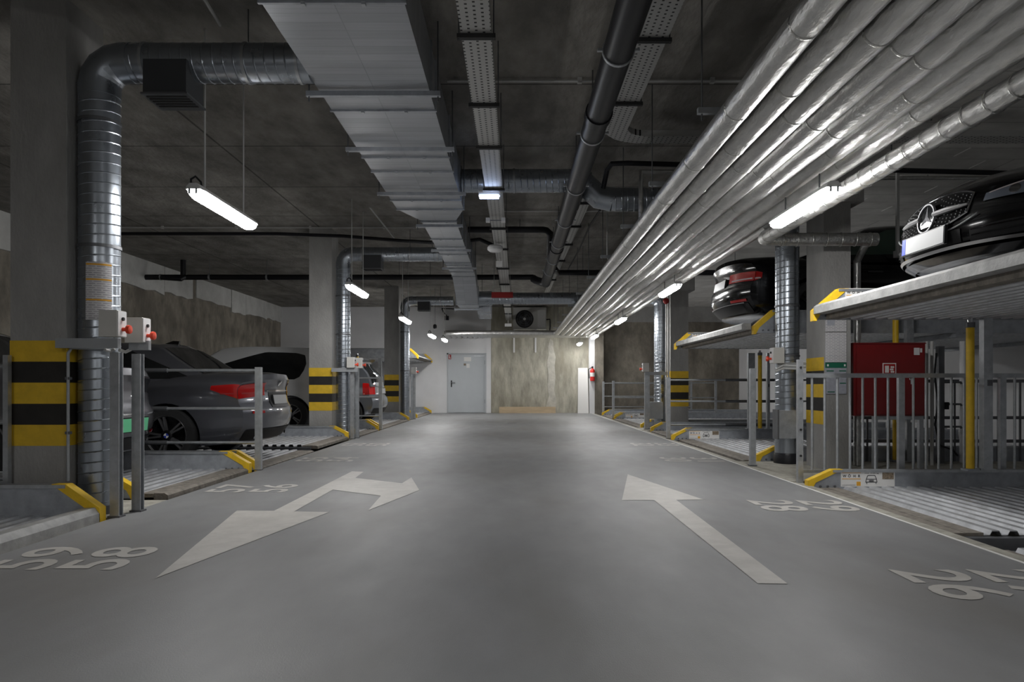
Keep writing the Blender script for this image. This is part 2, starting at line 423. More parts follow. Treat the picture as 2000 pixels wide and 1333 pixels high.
def number(txt, xa, xb, yc, side):
    t = text_mb(txt, abs(xb - xa), .012)
    k = .53 / t.w
    b = MB()
    for v in t.v:
        u = v.x * k - .265; q = v.y
        b.v.append(Vector((xb - q if side < 0 else xa + q, yc + u if side < 0 else yc - u, .0025)))
    b.f = t.f
    o = b.build('bay_number', 'floor_paint', floor, smooth=False, recalc=False)
    for p in o.data.polygons:
        if p.normal.z < 0: p.flip()
    lab(o, 'white painted bay number ' + txt)
for k, y in enumerate((3.97, 6.68, 9.33, 11.75)):
    number(str(59 - 2 * k), -2.79, -2.45, y, -1); number(str(58 - 2 * k), -2.40, -2.06, y, -1)
for k, y in enumerate((3.45, 5.72, 9.33, 11.75)):
    number(str(26 + 2 * k), 1.93, 2.28, y, 1); number(str(27 + 2 * k), 2.33, 2.68, y, 1)

# ------------------------------------------------------------------ columns with hazard stripes
def column(x0, x1, y0, y1, label, cap=None, aisle_only=False):
    t = thing('column', label, 'column', ((x0 + x1) / 2, (y0 + y1) / 2, 0), 'concrete columns along the bays')
    MB().box(x0, x1, y0, y1, -.02, ZC).build('shaft', 'concrete', t, smooth=False)
    zb, zt = H - .56 * .77 - .006, H + .44 * .77
    for k in range(5):
        a = zb + (zt - zb) * k / 5; b = zb + (zt - zb) * (k + 1) / 5
        e = .003
        (MB().box(x0 - e, x0 + .002, y0 - e, y1 + e, a, b) if aisle_only else MB().box(x0 - e, x1 + e, y0 - e, y1 + e, a, b)).build('hazard_stripe', 'yellow_stripe' if k % 2 == 0 else 'black_stripe', t, smooth=False)
    if cap:
        MB().box(x0, x1 + .13, y0 - .05, y1 + .05, 3.06, ZC - .002).build('capital', 'concrete', t, smooth=False)
    return t
cl1 = column(-3.71, -3.30, 5.28, 5.76, 'concrete column with hazard stripes beside the duct carrying the instruction sheet')
column(-3.71, -3.30, 12.98, 13.46, 'concrete column with hazard stripes between the white people carrier and the silver hatchback')
column(-3.71, -3.30, 20.5, 20.98, 'concrete column with hazard stripes between silver hatchback and the white end wall')
cr1 = column(3.55, 3.86, 8.22, 8.70, 'concrete column with hazard stripes and notices beside the red hose cabinet', cap=True, aisle_only=True)
column(3.44, 3.83, 15.75, 16.25, 'concrete column with hazard stripes behind the raised black saloon', cap=True)
# ================================================================== parking lifts
def rib_panel(w, y0, y1):
    """one corrugated deck sheet, ribs running along y, lower left corner at 0"""
    p = .115; n = max(1, round(w / p)); p = w / n; pr = []
    for k in range(n):
        x = k * p; pr += [(x, 0), (x + p * .34, 0), (x + p * .47, .028), (x + p * .87, .028)]
    pr.append((w, 0)); pr2 = [(a, b - .006) for a, b in pr[::-1]]
    return MB().prism(pr + pr2, 'y', y0, y1)
def sticker(parent, x, z, w, h, y):
    """maker's load plate on a side beam, seen from the front (-y)"""
    b = MB().box(x, x + w, y - .004, y, z, z + h).build('load_plate', 'sign_white', parent, smooth=False)
    b['label'] = 'white load plate with lettering and a car pictogram'
    def tx(s, u, v, hh, m, bold=.0, ww=None):
        t = text_mb(s, hh, bold); k = (ww / t.w) if ww else 1
        q = MB(); q.v = [Vector((x + u * w + p.x * k, y - .0052, z + v * h + p.y)) for p in t.v]; q.f = t.f
        q.build('lettering', m, b, smooth=False, recalc=False)
    tx('W', .03, .62, h * .17, 'print_black', .03); tx('Ö', .13, .62, h * .22, 'print_black', .03)
    tx('H', .23, .62, h * .17, 'print_black', .03); tx('R', .32, .62, h * .17, 'print_black', .03)
    r = lambda u0, u1, v0, v1: MB().box(x + u0 * w, x + u1 * w, y - .0055, y - .004, z + v0 * h, z + v1 * h)
    for q in ((.02, .37, .9, .93), (.02, .37, .5, .54)): r(*q).build('printed_line', 'print_orange', b, smooth=False)
    r(.29, .365, .06, .33).build('printed_square', 'print_orange', b, smooth=False)
    r(.02, .27, .1, .115).build('printed_line', 'print_black', b, smooth=False)
    tx('max. 2100 kg', .44, .84, h * .1, 'print_black', .01, w * .26)
    r(.77, .98, .5, .94).build('printed_photo', 'print_photo', b, smooth=False)
    c = MB()                                             # car pictogram, outline of a car from the front
    def bar(a, d, t=.012):
        a = Vector((x + a[0] * w, 0, z + a[1] * h)); d = Vector((x + d[0] * w, 0, z + d[1] * h)); n = (d - a).normalized(); q = Vector((-n.z, 0, n.x)) * t * h
        c.add([Vector((p.x, y - .0052, p.z)) for p in (a - q, d - q, d + q, a + q)], [(0, 1, 2, 3)])
    for a, d in (((.5, .75), (.63, .75)), ((.5, .75), (.47, .5)), ((.63, .75), (.66, .5)), ((.47, .5), (.66, .5)), ((.47, .5), (.46, .3)), ((.66, .5), (.67, .3)),
                 ((.46, .3), (.67, .3)), ((.48, .3), (.48, .18)), ((.65, .3), (.65, .18)), ((.52, .42), (.61, .42)), ((.52, .36), (.61, .36))): bar(a, d, .022)
    c.build('car_pictogram', 'print_black', b, smooth=False)

def side_beam(t, sgn, xt, xw, y, z0, h, thick=.07, tip=(.10, .24, .09)):
    """steel edge beam with a bevelled yellow tip at the aisle; sgn -1: left bays"""
    a, b, c = tip; zt = z0 + h
    X = lambda d: xt + sgn * d
    o = MB().prism([(X(.03), z0), (X(.03), z0 + c), (X(b), zt), (xw, zt), (xw, z0)], 'y', y, y + thick).build('side_beam', 'grey_beam', t, smooth=False)
    MB().box(X(b), xw, y - .012, y + thick + .004, zt - .02, zt + .004).build('beam_flange', 'galvanized', o, smooth=False)
    MB().prism([(X(0), z0 - .015), (X(0), z0 + c), (X(b), zt + .008), (X(b + a), zt + .008), (X(.075), z0 + c * .78), (X(.03), z0 - .015)], 'y', y - .006, y + thick + .006).build('beam_tip', 'yellow', t, smooth=False)
    for k in range(3):
        MB().lathe([(.012, 0), (.012, .008), (.005, .01)], (X(.12 + .07 * k), y - .001, z0 + .035), (0, -1, 0), 8).build('bolt', 'steel_dark', o)
    return o
def platform(label, sgn, xe, xw, y0, y1, z, beam=.24, tips=None, beams=(1, 1), lip=.0, plate=None, seed=0, under=False, group=None):
    t = thing('parking_platform', label, 'parking platform', ((xe + xw) / 2, (y0 + y1) / 2, z), group)
    tn, tf = tips or (xe, xe)
    bt = .07
    if beams[0]: side_beam(t, sgn, tn, xw, y0, z - .02, beam, bt)
    else: MB().box(xe + sgn * .1, xw, y0, y0 + bt, z - .12, z - .02).build('edge_angle', 'steel_dark', t, smooth=False)
    if beams[1]: side_beam(t, sgn, tf, xw, y1 - bt, z - .02, beam, bt)
    else: MB().box(xe + sgn * .1, xw, y1 - bt, y1, z - .12, z - .02).build('edge_angle', 'steel_dark', t, smooth=False)
    x = .24; n = 0; tot = abs(xw - xe) - .02
    base = None
    np_ = 8; w = (tot - x) / np_ - .006
    for k in range(np_):
        px = xe + sgn * x if sgn > 0 else xe - x - w
        if base is None:
            o = rib_panel(w, 0, y1 - y0 - 2 * bt - .004); o.v = [v + Vector((px, y0 + bt + .002, z - .012)) for v in o.v]
            ob = o.build('deck_panel', 'galvanized_deck', t, smooth=False); base = ob.data; p0 = px
        else:
            ob = bpy.data.objects.new('deck_panel', base); COL.objects.link(ob); ob.parent = t; ob.location = (px - p0, 0, 0)
        x += w + .006
    if 1:
        X = lambda d: xe + sgn * d
        lb = .03 if under else -.05
        o = MB().prism([(X(.0), z + lb), (X(.0), z + lip * (.9 if under else .6) - .012), (X(.03), z + lip), (X(.12), z + lip * .95), (X(.12), z + lb)], 'y', y0 + bt, y1 - bt).build('entry_lip', 'lip' if lip > .02 else 'lip_dirty', t, smooth=False)
        MB().box(X(.121), X(.238), y0 + bt, y1 - bt, z - .02, z + .03 * min(1, lip / .05) + .002).build('dirt_strip', 'lip_dirty', t, smooth=False)
    if under:                                            # cross members under a raised deck
        for f in (.55, .97):
            xx = xe + (xw - xe) * f
            MB().box(xx - .04, xx + .04, y0, y1, z - .075, z - .019).build('cross_member', 'grey_beam', t, smooth=False)
    if plate:
        px, pw, ph, pz = plate
        sticker(t, px, pz, pw, ph, y1 - bt - .001)
    return t
GL = 'parking platforms of the left bays'; GR_ = 'parking platforms of the right bays'
ZL = .02
platform('empty lowered parking platform with a steel entry lip in front of the duct column', -1, -2.93, WL + .1, 1.0, 5.14, ZL, .25, lip=.075, group=GL)
platform('lowered parking platform under the grey car with the green plate', -1, -2.96, WL + .1, 6.06, 8.06, ZL, .22, tips=(-3.2, -2.95), lip=.018, group=GL)
platform('lowered parking platform under the grey saloon with tube railing', -1, -2.97, WL + .1, 8.3, 10.72, ZL - .02, .22, beams=(1, 0), group=GL)
platform('lowered empty platform between the grey saloon and the duct column', -1, -2.97, WL + .1, 10.78, 12.9, ZL + .035, .2, beams=(0, 1), group=GL)
platform('lowered parking platform under the white people carrier', -1, -2.95, WL + .1, 13.58, 15.66, ZL, .22, group=GL)
platform('lowered parking platform under the silver hatchback', -1, -2.95, WL + .1, 15.86, 20.19, ZL, .22, group=GL)
platform('low parking platform by the white end wall under the raised platform', -1, -2.95, WL + .1, 21.85, 25.66, ZL, .22, group=GL)
platform('raised parking platform by the white end wall', -1, -2.92, WL + .1, 21.85, 25.66, 1.84, .3, lip=.07, under=True, group=GL)
platform('lowered empty platform with dark gap edge, next to bay numbers 26 and 27', 1, 2.9, WR - .1, .6, 4.62, -.09, .2, beams=(1, 0), group=GR_)
platform('lowered empty platform below the black car with star emblem, load plate on its beam', 1, 2.9, WR - .1, 4.72, 7.0, -.03, .19, tips=(2.9, 2.84), beams=(0, 1), group=GR_,
         plate=(xat(1642, 6.93), xat(1747, 6.93) - xat(1642, 6.93), .145, zat(951, 6.93)))
up0 = platform('raised parking platform carrying the black car with star emblem', 1, 2.895, WR - .1, 2.2, 7.0, 1.62, .29, lip=.122, under=True, group=GR_,
         plate=(3.2, .5, .14, 1.76))
platform('wide lowered empty platform beneath the raised black saloon', 1, 2.97, WR - .1, 9.22, 12.98, 0.0, .2, tips=(3.12, 2.84), group=GR_,
         plate=(xat(1346, 12.9), xat(1405, 12.9) - xat(1346, 12.9), .15, zat(858, 12.9)))
platform('raised parking platform carrying the black saloon with red tail lamps', 1, 2.95, WR - .1, 9.22, 13.15, 1.66, .29, tips=(3.08, 2.93), lip=.115, under=True, group=GR_,
         plate=(3.25, .5, .14, 1.8))
platform('lowered empty platform between railing post and second hazard column on right', 1, 2.95, WR - .1, 13.25, 15.5, 0.0, .2, group=GR_)
platform('lowered empty platform beyond the duct with the small grey box', 1, 2.95, WR - .1, 16.7, 21.2, 0.0, .2, group=GR_, plate=(xat(1222, 21.1), .55, .15, .03))
platform('lowered empty platform next to the leaning white board', 1, 2.95, WR - .1, 21.45, 24.1, 0.0, .2, group=GR_)

# ------------------------------------------------------------------ lift cylinders and guide posts
def cylinder(x, y, z0, z1, label):
    t = thing('lift_cylinder', label, 'lift cylinder', (x, y, z0), 'yellow hydraulic lift cylinders')
    MB().tube([(x, y, z0), (x, y, z1 - .09)], .036, 16).build('cylinder_tube', 'yellow', t)
    MB().tube([(x, y, z1 - .09), (x, y, z1 - .04)], .042, 16).build('collar', 'steel_dark', t)
    MB().tube([(x, y, z1 - .05), (x, y, z1)], .024, 12).build('piston_rod', 'chrome', t)
    MB().box(x - .06, x + .06, y - .05, y + .05, z0 - .02, z0).build('foot_bracket', 'grey_beam', t, smooth=False)
cylinder(xat(1895, 6.82), 6.82, .17, 1.6, 'yellow lift cylinder in front of the railing beside a galvanized post')
cylinder(xat(1746, 9.14), 9.1, .02, 1.9, 'yellow lift cylinder passing behind the red hose cabinet')
cylinder(xat(1485, 12.85), 12.87, .2, 1.6, 'yellow lift cylinder below the raised black saloon')
cylinder(xat(699, 21.8), 21.75, .02, 1.95, 'yellow lift cylinder above the silver hatchback')
def guide(x, y, z0, z1, label, w=.085):
    t = thing('guide_post', label, 'post', (x, y, z0), 'galvanized guide posts of the lifts')
    MB().box(x - w / 2, x + w / 2, y - .012, y, z0, z1).box(x - w / 2, x - w / 2 + .012, y, y + .06, z0, z1).box(x + w / 2 - .012, x + w / 2, y, y + .06, z0, z1).build('channel', 'galvanized', t, smooth=False)
    MB().box(x - w / 2 - .03, x + w / 2 + .03, y - .014, y + .07, z0 - .012, z0).build('base_plate', 'galvanized', t, smooth=False)
    MB().box(x - .01, x + w / 2 - .006, y - .018, y - .012, z0 + (z1 - z0) * .55, z0 + (z1 - z0) * .59).build('latch', 'steel_dark', t, smooth=False)
guide(xat(1929, 6.8), 6.8, .17, 1.6, 'galvanized guide post beside the yellow lift cylinder in front of the railing')
guide(xat(1772, 9.12), 9.06, .01, 1.9, 'galvanized guide post behind the red hose cabinet')
guide(xat(1467, 12.86), 12.84, .2, 1.55, 'dark guide post below the raised black saloon', .12)
guide(xat(742, 21.86), 21.87, .26, 1.815, 'guide post behind the silver hatchback', .1)
guide(xat(1500, 12.86), 12.84, .2, 1.55, 'slim guide post below the raised black saloon', .05)

# ------------------------------------------------------------------ railings
def railing(label, sgn, xp, xe, y, zt, zrails, zf=0.0, knob=True):
    """tube railing running from a post at the aisle towards the side wall"""
    t = thing('railing', label, 'railing', (xp, y, zf), 'tube railings between the bays')
    MB().box(xp - .034, xp + .034, y - .03, y + .03, zf, zt).build('post', 'galvanized', t, smooth=False)
    MB().box(xp - .04, xp + .04, y - .036, y + .036, zf, zf + .012).build('base_plate', 'steel_dark', t, smooth=False)
    for z in zrails:
        r = MB().tube([(xp, y + .03, z), (xp + sgn * 1.05, y + .03, z), (xe, y + .03, z)], .018, 10).build('rail', 'galvanized', t)
        if knob:
            MB().tube([(xp + sgn * 1.05, y + .03, z), (xp + sgn * 2.0, y + .03, z)], .026, 10).build('sleeve', 'steel_dark', r)
    MB().box(xe - .03, xe + .03, y, y + .06, zf - .1, zt).build('post', 'galvanized', t, smooth=False)
railing('tube railing between the green-plated car and the grey saloon', -1, -2.9, -5.8, 8.14, 1.17, (1.135, .70, .31))
railing('tube railing in front of the silver hatchback', -1, -2.93, -5.8, 15.75, 1.17, (1.135, .72, .30))
railing('tube railing below the raised black saloon', 1, 2.82, 5.6, 13.1, 1.12, (1.07, .68, .25))
railing('tube railing nearer the duct with the small grey box by the far right bay', 1, 2.95, 6.0, 21.3, 1.12, (1.06, .62, .26), knob=False)
railing('tube railing beside the leaning white board', 1, 3.02, 6.0, 24.25, 1.12, (1.06, .62, .26), knob=False)
# low railing on the near left edge of the first column
t = thing('railing', 'tube railing left of the duct column, in front of the first bay', 'railing', (-3.83, 5.22, 0), 'tube railings between the bays')
MB().box(xat(9, 5.22), xat(19, 5.22), 5.2, 5.24, -.02, zat(694, 5.22)).build('post', 'galvanized', t, smooth=False)
for z in (1.1, .69, .28): MB().tube([(xat(12, 5.22), 5.22, z), (-6.0, 5.22, z)], .018, 10).build('rail', 'galvanized', t)
MB().box(-6.03, -5.97, 5.2, 5.24, -.02, 1.2).build('post', 'galvanized', t, smooth=False)

# barred railing by the hose cabinet
YR = 7.16
t = thing('bar_railing', 'galvanized railing of upright bars in front of the red hose cabinet', 'railing', (2.745, YR, 0))
zt = zat(734, YR); zb = .12
MB().box(xat(1557, YR), xat(1567, YR), YR - .025, YR + .025, -.02, zt + .16).build('post', 'galvanized', t, smooth=False)
MB().box(xat(1567.5, YR), 7.2, YR - .02, YR + .02, zt - .022, zt + .022).build('top_rail', 'galvanized', t, smooth=False)
MB().box(xat(1567.5, YR), 7.2, YR - .02, YR + .02, zb - .03, zb).build('bottom_rail', 'galvanized', t, smooth=False)
bar = None; x0 = xat(1586, YR); dx = .1265
for k in range(30):
    x = x0 + k * dx
    if k % 8 == 7:
        MB().box(x - .03, x + .03, YR - .022, YR + .022, -.02, zt).build('post', 'galvanized', t, smooth=False); continue
    if bar is None:
        o = MB().tube([(x, YR, zb), (x, YR, zt - .02)], .0125, 10).build('bar', 'galvanized', t); bar = o.data; bx = x
    else:
        o = bpy.data.objects.new('bar', bar); COL.objects.link(o); o.parent = t; o.location = (x - bx, 0, 0)
for z in (1.14, .83, .52, .26):
    MB().lathe([(.012, 0), (.012, .008)], (xat(1562, YR), YR - .025, z), (0, -1, 0), 8).build('bolt', 'black_matt', t)
# second barred railing along the far side of the bay behind the hose cabinet
t = thing('bar_railing', 'dark railing of upright bars near the white side wall behind the hose cabinet', 'railing', (4.9, 9.19, 0))
MB().box(5.3, 7.6, 9.185, 9.205, 1.0, 1.04).build('top_rail', 'steel_dark', t, smooth=False)
for z in (.25, .55): MB().box(4.2, 7.6, 9.185, 9.205, z - .02, z + .02).build('rail', 'steel_dark', t, smooth=False)
for k in range(12):
    x = 4.25 + k * .28; MB().box(x - .012, x + .012, 9.187, 9.203, -.02, 1.0 if x > 5.25 else .55).build('bar', 'steel_dark', t, smooth=False)
# ================================================================== ceiling services
def rod(t, x, y, z0, z1=ZC, r=.005, name='hanger_rod', m='steel_dark'):
    return MB().tube([(x, y, z0), (x, y, z1)], r, 6).build(name, m, t)

# ---- rectangular ventilation duct
DB, DT = 3.29, 3.70
t = thing('ventilation_duct', 'large rectangular sheet-metal ventilation duct under the ceiling', 'duct', (-1.1, 9, DB))
def section(y0, y1, xa0, xb0, xa1, xb1, z0=DB, z1=DB, h=DT - DB, m='duct_sheet'):
    b = MB().add([(xa0, y0, z0), (xb0, y0, z0), (xb0, y0, z0 + h), (xa0, y0, z0 + h), (xa1, y1, z1), (xb1, y1, z1), (xb1, y1, z1 + h), (xa1, y1, z1 + h)],
                 [(0, 1, 2, 3), (7, 6, 5, 4), (0, 4, 5, 1), (1, 5, 6, 2), (2, 6, 7, 3), (3, 7, 4, 0)])
    return b.build('duct_section', m, t, smooth=False)
def flange(y, xa, xb, z=DB, h=DT - DB, e=.015, w=.011):
    b = MB().box(xa - e, xb + e, y - w, y + w, z - e, z + .004).box(xa - e, xb + e, y - w, y + w, z + h - .004, z + h + e)
    b.box(xa - e, xa + .004, y - w, y + w, z, z + h).box(xb - .004, xb + e, y - w, y + w, z, z + h)
    o = b.build('flange', 'grey_beam', t, smooth=False)
    for f in (.3, .72):
        x = xa + (xb - xa) * f; MB().box(x - .012, x + .012, y - w - .006, y + w + .006, z - e - .012, z - e + .01).build('flange_clip', 'galvanized', o, smooth=False)
def hanger(y, xa, xb, z=DB):
    o = MB().box(xa - .09, xb + .09, y - .02, y + .02, z - .06, z - .022).build('hanger_rail', 'grey_beam', t, smooth=False)
    for x in (xa - .07, xb + .07): MB().tube([(x, y, z - .1), (x, y, ZC)], .006, 6).build('hanger_rod', 'steel_dark', o)
XA, XB = -1.54, -.668
ys = [1.2, 2.75, 4.35, 5.72, 6.06, 7.30, 7.79, 8.72, 8.98, 9.45]
for a, b in zip(ys[:-1], ys[1:]): section(a + .003, b - .003, XA, XB, XA, XB)
for y in ys: flange(y, XA, XB)
for y in (5.63, 6.95, 8.55): hanger(y, XA, XB)
XA2, XB2 = -1.31, -.82
section(9.47, 10.1, XA, XB, XA2, XB2)
ys = [10.14, 11.36, 12.0, 12.68, 13.55, 13.8, 14.6, 15.2]
for a, b in zip(ys[:-1], ys[1:]): section(a + .003, b - .003, XA2, XB2, XA2, XB2)
for y in ys: flange(y, XA2, XB2)
for y in (10.25, 12.1, 13.95): hanger(y, XA2, XB2)
section(15.23, 16.3, XA2, XB2, XA2 + .02, XB2, DB, 2.82, .4)
flange(16.34, XA2, XB2, 2.82, .4)
section(16.37, 16.9, XA2, XB2, XA2 + .03, XB2, 2.82, 2.8, .38)
hanger(16.8, XA2, XB2, 2.8)
section(16.9, 17.9, XA2 + .45, XB2 + .25, XA2 + .48, XB2 + .25, 2.72, 2.66, .36)
flange(17.2, XA2 + .45, XB2 + .25, 2.7, .34); flange(17.92, XA2 + .45, XB2 + .25, 2.66, .34)

# ---- round spiral ducts
def spiral(t, p0, p1, r, name='duct_pipe', seam=True):
    o = MB().tube([p0, p1], r, 28).build(name, 'galvanized_duct', t)
    if seam: MB().helix(p0, p1, r, .077, .008, .0045).build('spiral_seam', 'galvanized_duct', o)
    return o
def elbow(t, pts, r):
    o = MB().tube(pts, r, 52).build('elbow', 'galvanized_duct', t, ang=8.5)
    return o
def strap(t, x, y, z, r, m='steel_dark', axis=(0, 0, 1)):
    return MB().lathe([(r + .001, -.012), (r + .008, -.012), (r + .008, .012), (r + .001, .012)], (x, y, z), axis, 28, caps=False).build('strap', m, t)
def round_left(x, y, r, zh, xe, label, straps, vent, zbot=0.0):
    t = thing('spiral_duct', label, 'duct', (x, y, 0), 'round spiral ducts beside the left columns')
    rb = r * 1.35; zc = zh - rb
    spiral(t, (x, y, zbot), (x, y, zc - .01), r)
    pts = [Vector((x + rb - rb * math.cos(a), y, zc + rb * math.sin(a))) for a in (0, PI / 8, PI / 4, PI * 3 / 8, PI / 2)]
    elbow(t, [Vector((x, y, zc - .07))] + pts + [Vector((x + rb + .07, y, zh))], r + .004)
    xs = x + rb + .06
    spiral(t, (xs, y, zh), (xe, y, zh), r)
    v0, v1 = vent
    b = MB().box(v0, v1, y - r - .03, y + r - .02, zh - r - .15, zh - r * .3).build('air_vent', 'dark_vent', t, smooth=False)
    MB().box(v0 - .012, v1 + .012, y - r - .042, y + r, zh - r - .162, zh - r - .148).build('vent_frame', 'steel_dark', b, smooth=False)
    for k in range(5):
        yy = y - r + .0 + k * (2 * r - .05) / 5
        MB().box(v0 + .01, v1 - .01, yy, yy + .02, zh - r - .168, zh - r - .15).build('vent_slat', 'black_matt', b, smooth=False)
    for z in straps: strap(t, x, y, z, r)
    for xx in (xs + .12, (xs + xe) / 2 + .2, xe - .08): strap(t, xx, y, zh, r, 'galvanized', (1, 0, 0))
    rod(t, (xs + xe) / 2 + .2, y, zh + r); 
    MB().tube([(x, y, zbot), (x, y, zbot + .06)], r + .012, 28).build('foot_collar', 'steel_dark', t)
    return t
dl1 = round_left(-3.151, 5.45, .143, zat(124, 5.45), XA - .002, 'round spiral duct by the column with control boxes and instruction sheet', (zat(237, 5.4), zat(482, 5.4)), (xat(282, 5.3), xat(366, 5.3)))
round_left(-3.12, 13.1, .128, zat(497, 13.1), XA2 - .002, 'round spiral duct by the column between white people carrier and silver hatchback', (2.6, 1.9), (xat(709, 13), xat(745, 13)))
round_left(-3.10, 20.4, .128, zat(588, 20.4), -1.72, 'round spiral duct by the column near the white end wall', (2.5, 1.4), (xat(816, 20.3), xat(840, 20.3)))

# right duct with an offset bend, dropping beside the hose cabinet column
t = thing('spiral_duct', 'round spiral duct crossing to the right and dropping beside the notice column', 'duct', (3.41, 8.95, 0), 'round spiral ducts of the right side')
r = .143; y = 8.95; za = zat(358, 9.05); zb2 = zat(394, 9.05)
spiral(t, (XB + .018, y, za), (xat(1124, y), y, za), r)
elbow(t, [(xat(1121, y), y, za), (xat(1140, y), y, za - .03), (xat(1170, y), y, zb2 + .03), (xat(1195, y), y, zb2)], r + .004)
spiral(t, (xat(1193, y), y, zb2), (3.41 - .2, y, zb2), r)
rb = .19
elbow(t, [(3.41 - rb - .04, y, zb2)] + [(3.41 - rb + rb * math.sin(a), y, zb2 - rb + rb * math.cos(a)) for a in (0, PI / 8, PI / 4, PI * 3 / 8, PI / 2)] + [(3.41, y, zb2 - rb - .06)], r + .004)
spiral(t, (3.41, y, .66), (3.41, y, zb2 - rb - .05), r)
MB().tube([(3.41, y, .12), (3.41, y, .67)], r + .006, 28).build('smooth_collar', 'galvanized_duct', t)
MB().lathe([(r + .02, -.01), (r + .02, .1), (r + .004, .13)], (3.41, y, 0), (0, 0, 1), 28).build('foot_collar', 'black_plastic', t)
for z in (1.95, 1.33): strap(t, 3.41, y, z, r)
for x in (.0, 1.0): strap(t, x, y, za if x < .5 else za, r, 'galvanized', (1, 0, 0)) if x < .6 else None
o = MB().box(3.41 - .21, 3.41 + .03, y - r - .14, y - r + .02, .32, .66).build('vent_box', 'galvanized', t, smooth=False)
MB().box(3.41 - .225, 3.41 - .205, y - r - .145, y - r + .025, .31, .67).build('vent_frame', 'steel_dark', o, smooth=False)
# far right duct
t = thing('spiral_duct', 'round spiral duct with small grey box low by the far right column', 'duct', (3.36, 16.5, 0), 'round spiral ducts of the right side')
y = 16.5; r = .135; zh = 2.98
spiral(t, (XB2 + .3, y, zh), (3.36 - .2, y, zh), r)
elbow(t, [(3.36 - .22, y, zh)] + [(3.36 - .18 + .18 * math.sin(a), y, zh - .18 + .18 * math.cos(a)) for a in (0, PI / 8, PI / 4, PI * 3 / 8, PI / 2)] + [(3.36, y, zh - .24)], r + .004)
spiral(t, (3.36, y, 0), (3.36, y, zh - .22), r)
MB().tube([(XB2 + .018, y, zh), (XB2 + .32, y, zh)], r + .03, 28).build('branch_collar', 'galvanized_duct', t)
o = MB().box(3.36 - .3, 3.36 + .0, y - r - .2, y - r + .02, .22, .6).build('vent_box', 'grey_paint', t, smooth=False)
MB().box(3.36 - .315, 3.36 - .295, y - r - .205, y - r + .02, .21, .61).build('vent_frame', 'galvanized', o, smooth=False)
strap(t, 3.36, y, 1.5, r)

# ---- perforated cable trays
def tray(label, pts, w, z, hy, h=.06, lips=True):
    x0, y0 = pts[0]; x1, y1 = pts[-1]
    t = thing('cable_tray', label, 'cable tray', ((x0 + x1) / 2, (y0 + y1) / 2, z), 'perforated cable trays under the ceiling')
    b = MB().add([(x0 - w / 2, y0, z), (x0 + w / 2, y0, z), (x1 + w / 2, y1, z), (x1 - w / 2, y1, z), (x0 - w / 2, y0, z + .003), (x0 + w / 2, y0, z + .003), (x1 + w / 2, y1, z + .003), (x1 - w / 2, y1, z + .003)],
                 [(0, 3, 2, 1), (4, 5, 6, 7), (0, 1, 5, 4), (1, 2, 6, 5), (2, 3, 7, 6), (3, 0, 4, 7)])
    b.build('tray_base', 'tray', t, smooth=False)
    for s in (-1, 1):
        MB().add([(x0 + s * w / 2, y0, z), (x0 + s * (w / 2 + .003), y0, z), (x1 + s * (w / 2 + .003), y1, z), (x1 + s * w / 2, y1, z),
                  (x0 + s * w / 2, y0, z + h), (x0 + s * (w / 2 + .003), y0, z + h), (x1 + s * (w / 2 + .003), y1, z + h), (x1 + s * w / 2, y1, z + h)],
                 [(0, 3, 2, 1), (4, 5, 6, 7), (0, 1, 5, 4), (1, 2, 6, 5), (2, 3, 7, 6), (3, 0, 4, 7)]).build('tray_side', 'tray', t, smooth=False)
    for y in hy:
        f = (y - y0) / (y1 - y0); x = x0 + (x1 - x0) * f
        o = MB().box(x - w / 2 - .03, x + w / 2 + .03, y - .02, y + .02, z - .03, z - .001).build('bracket', 'black_matt', t, smooth=False)
        for s in (-1, 1): MB().tube([(x + s * (w / 2 + .018), y, z - .03), (x + s * (w / 2 + .018), y, ZC)], .005, 6).build('hanger_rod', 'steel_dark', o)
    for k, dx in enumerate((-.055, .0, .05)):
        if w > .15: MB().tube([(x0 + dx, y0, z + .02), (x0 + dx * .8, (y0 + y1) / 2, z + .022), (x1 + dx, y1, z + .02)], .012, 6).build('cable', 'black_plastic', t)
    return t
tray('perforated cable tray between the rectangular duct and black drain pipe', [(-.265, 1.0), (-.183, 25.4)], .197, 3.3, [3.0, 4.78, 5.95, 7.0, 8.5, 10.6, 12.2, 14.2, 16.4, 18.8, 21, 23])
tr = tray('perforated cable tray beside the black drain pipe turning right', [(1.03, 1.0), (1.03, 7.2)], .23, 3.55, [3.1, 5.35, 6.55])
pts = [Vector((1.03 + .35 - .35 * math.cos(a), 7.2 + .35 * math.sin(a), 0)) for a in [PI / 2 * i / 6 for i in range(7)]] + [Vector((WR - .4, 7.55, 0))]
b = MB(); 
for i, p in enumerate(pts):
    a = PI / 2 * min(i, 6) / 6; n = Vector((math.cos(a), -math.sin(a), 0)) * .115
    b.v += [p - n + Vector((0, 0, 3.55)), p + n + Vector((0, 0, 3.55)), p - n + Vector((0, 0, 3.61)), p + n + Vector((0, 0, 3.61))]
for i in range(len(pts) - 1):
    q = i * 4; b.f += [(q, q + 1, q + 5, q + 4), (q, q + 4, q + 6, q + 2), (q + 1, q + 3, q + 7, q + 5)]
b.build('tray_bend', 'tray', tr, smooth=False, recalc=False)
for x in (2.2, 3.9, 5.6):
    MB().box(x - .02, x + .02, 7.4, 7.7, 3.52, 3.548).build('bracket', 'steel_dark', tr, smooth=False); rod(tr, x, 7.42, 3.52); rod(tr, x, 7.68, 3.52)
tray('narrow cable tray running beside the far half of the black drain pipe', [(.97, 9.3), (.86, 19.5)], .10, 3.42, [9.6, 11.0, 12.4, 14, 16.5], .04)

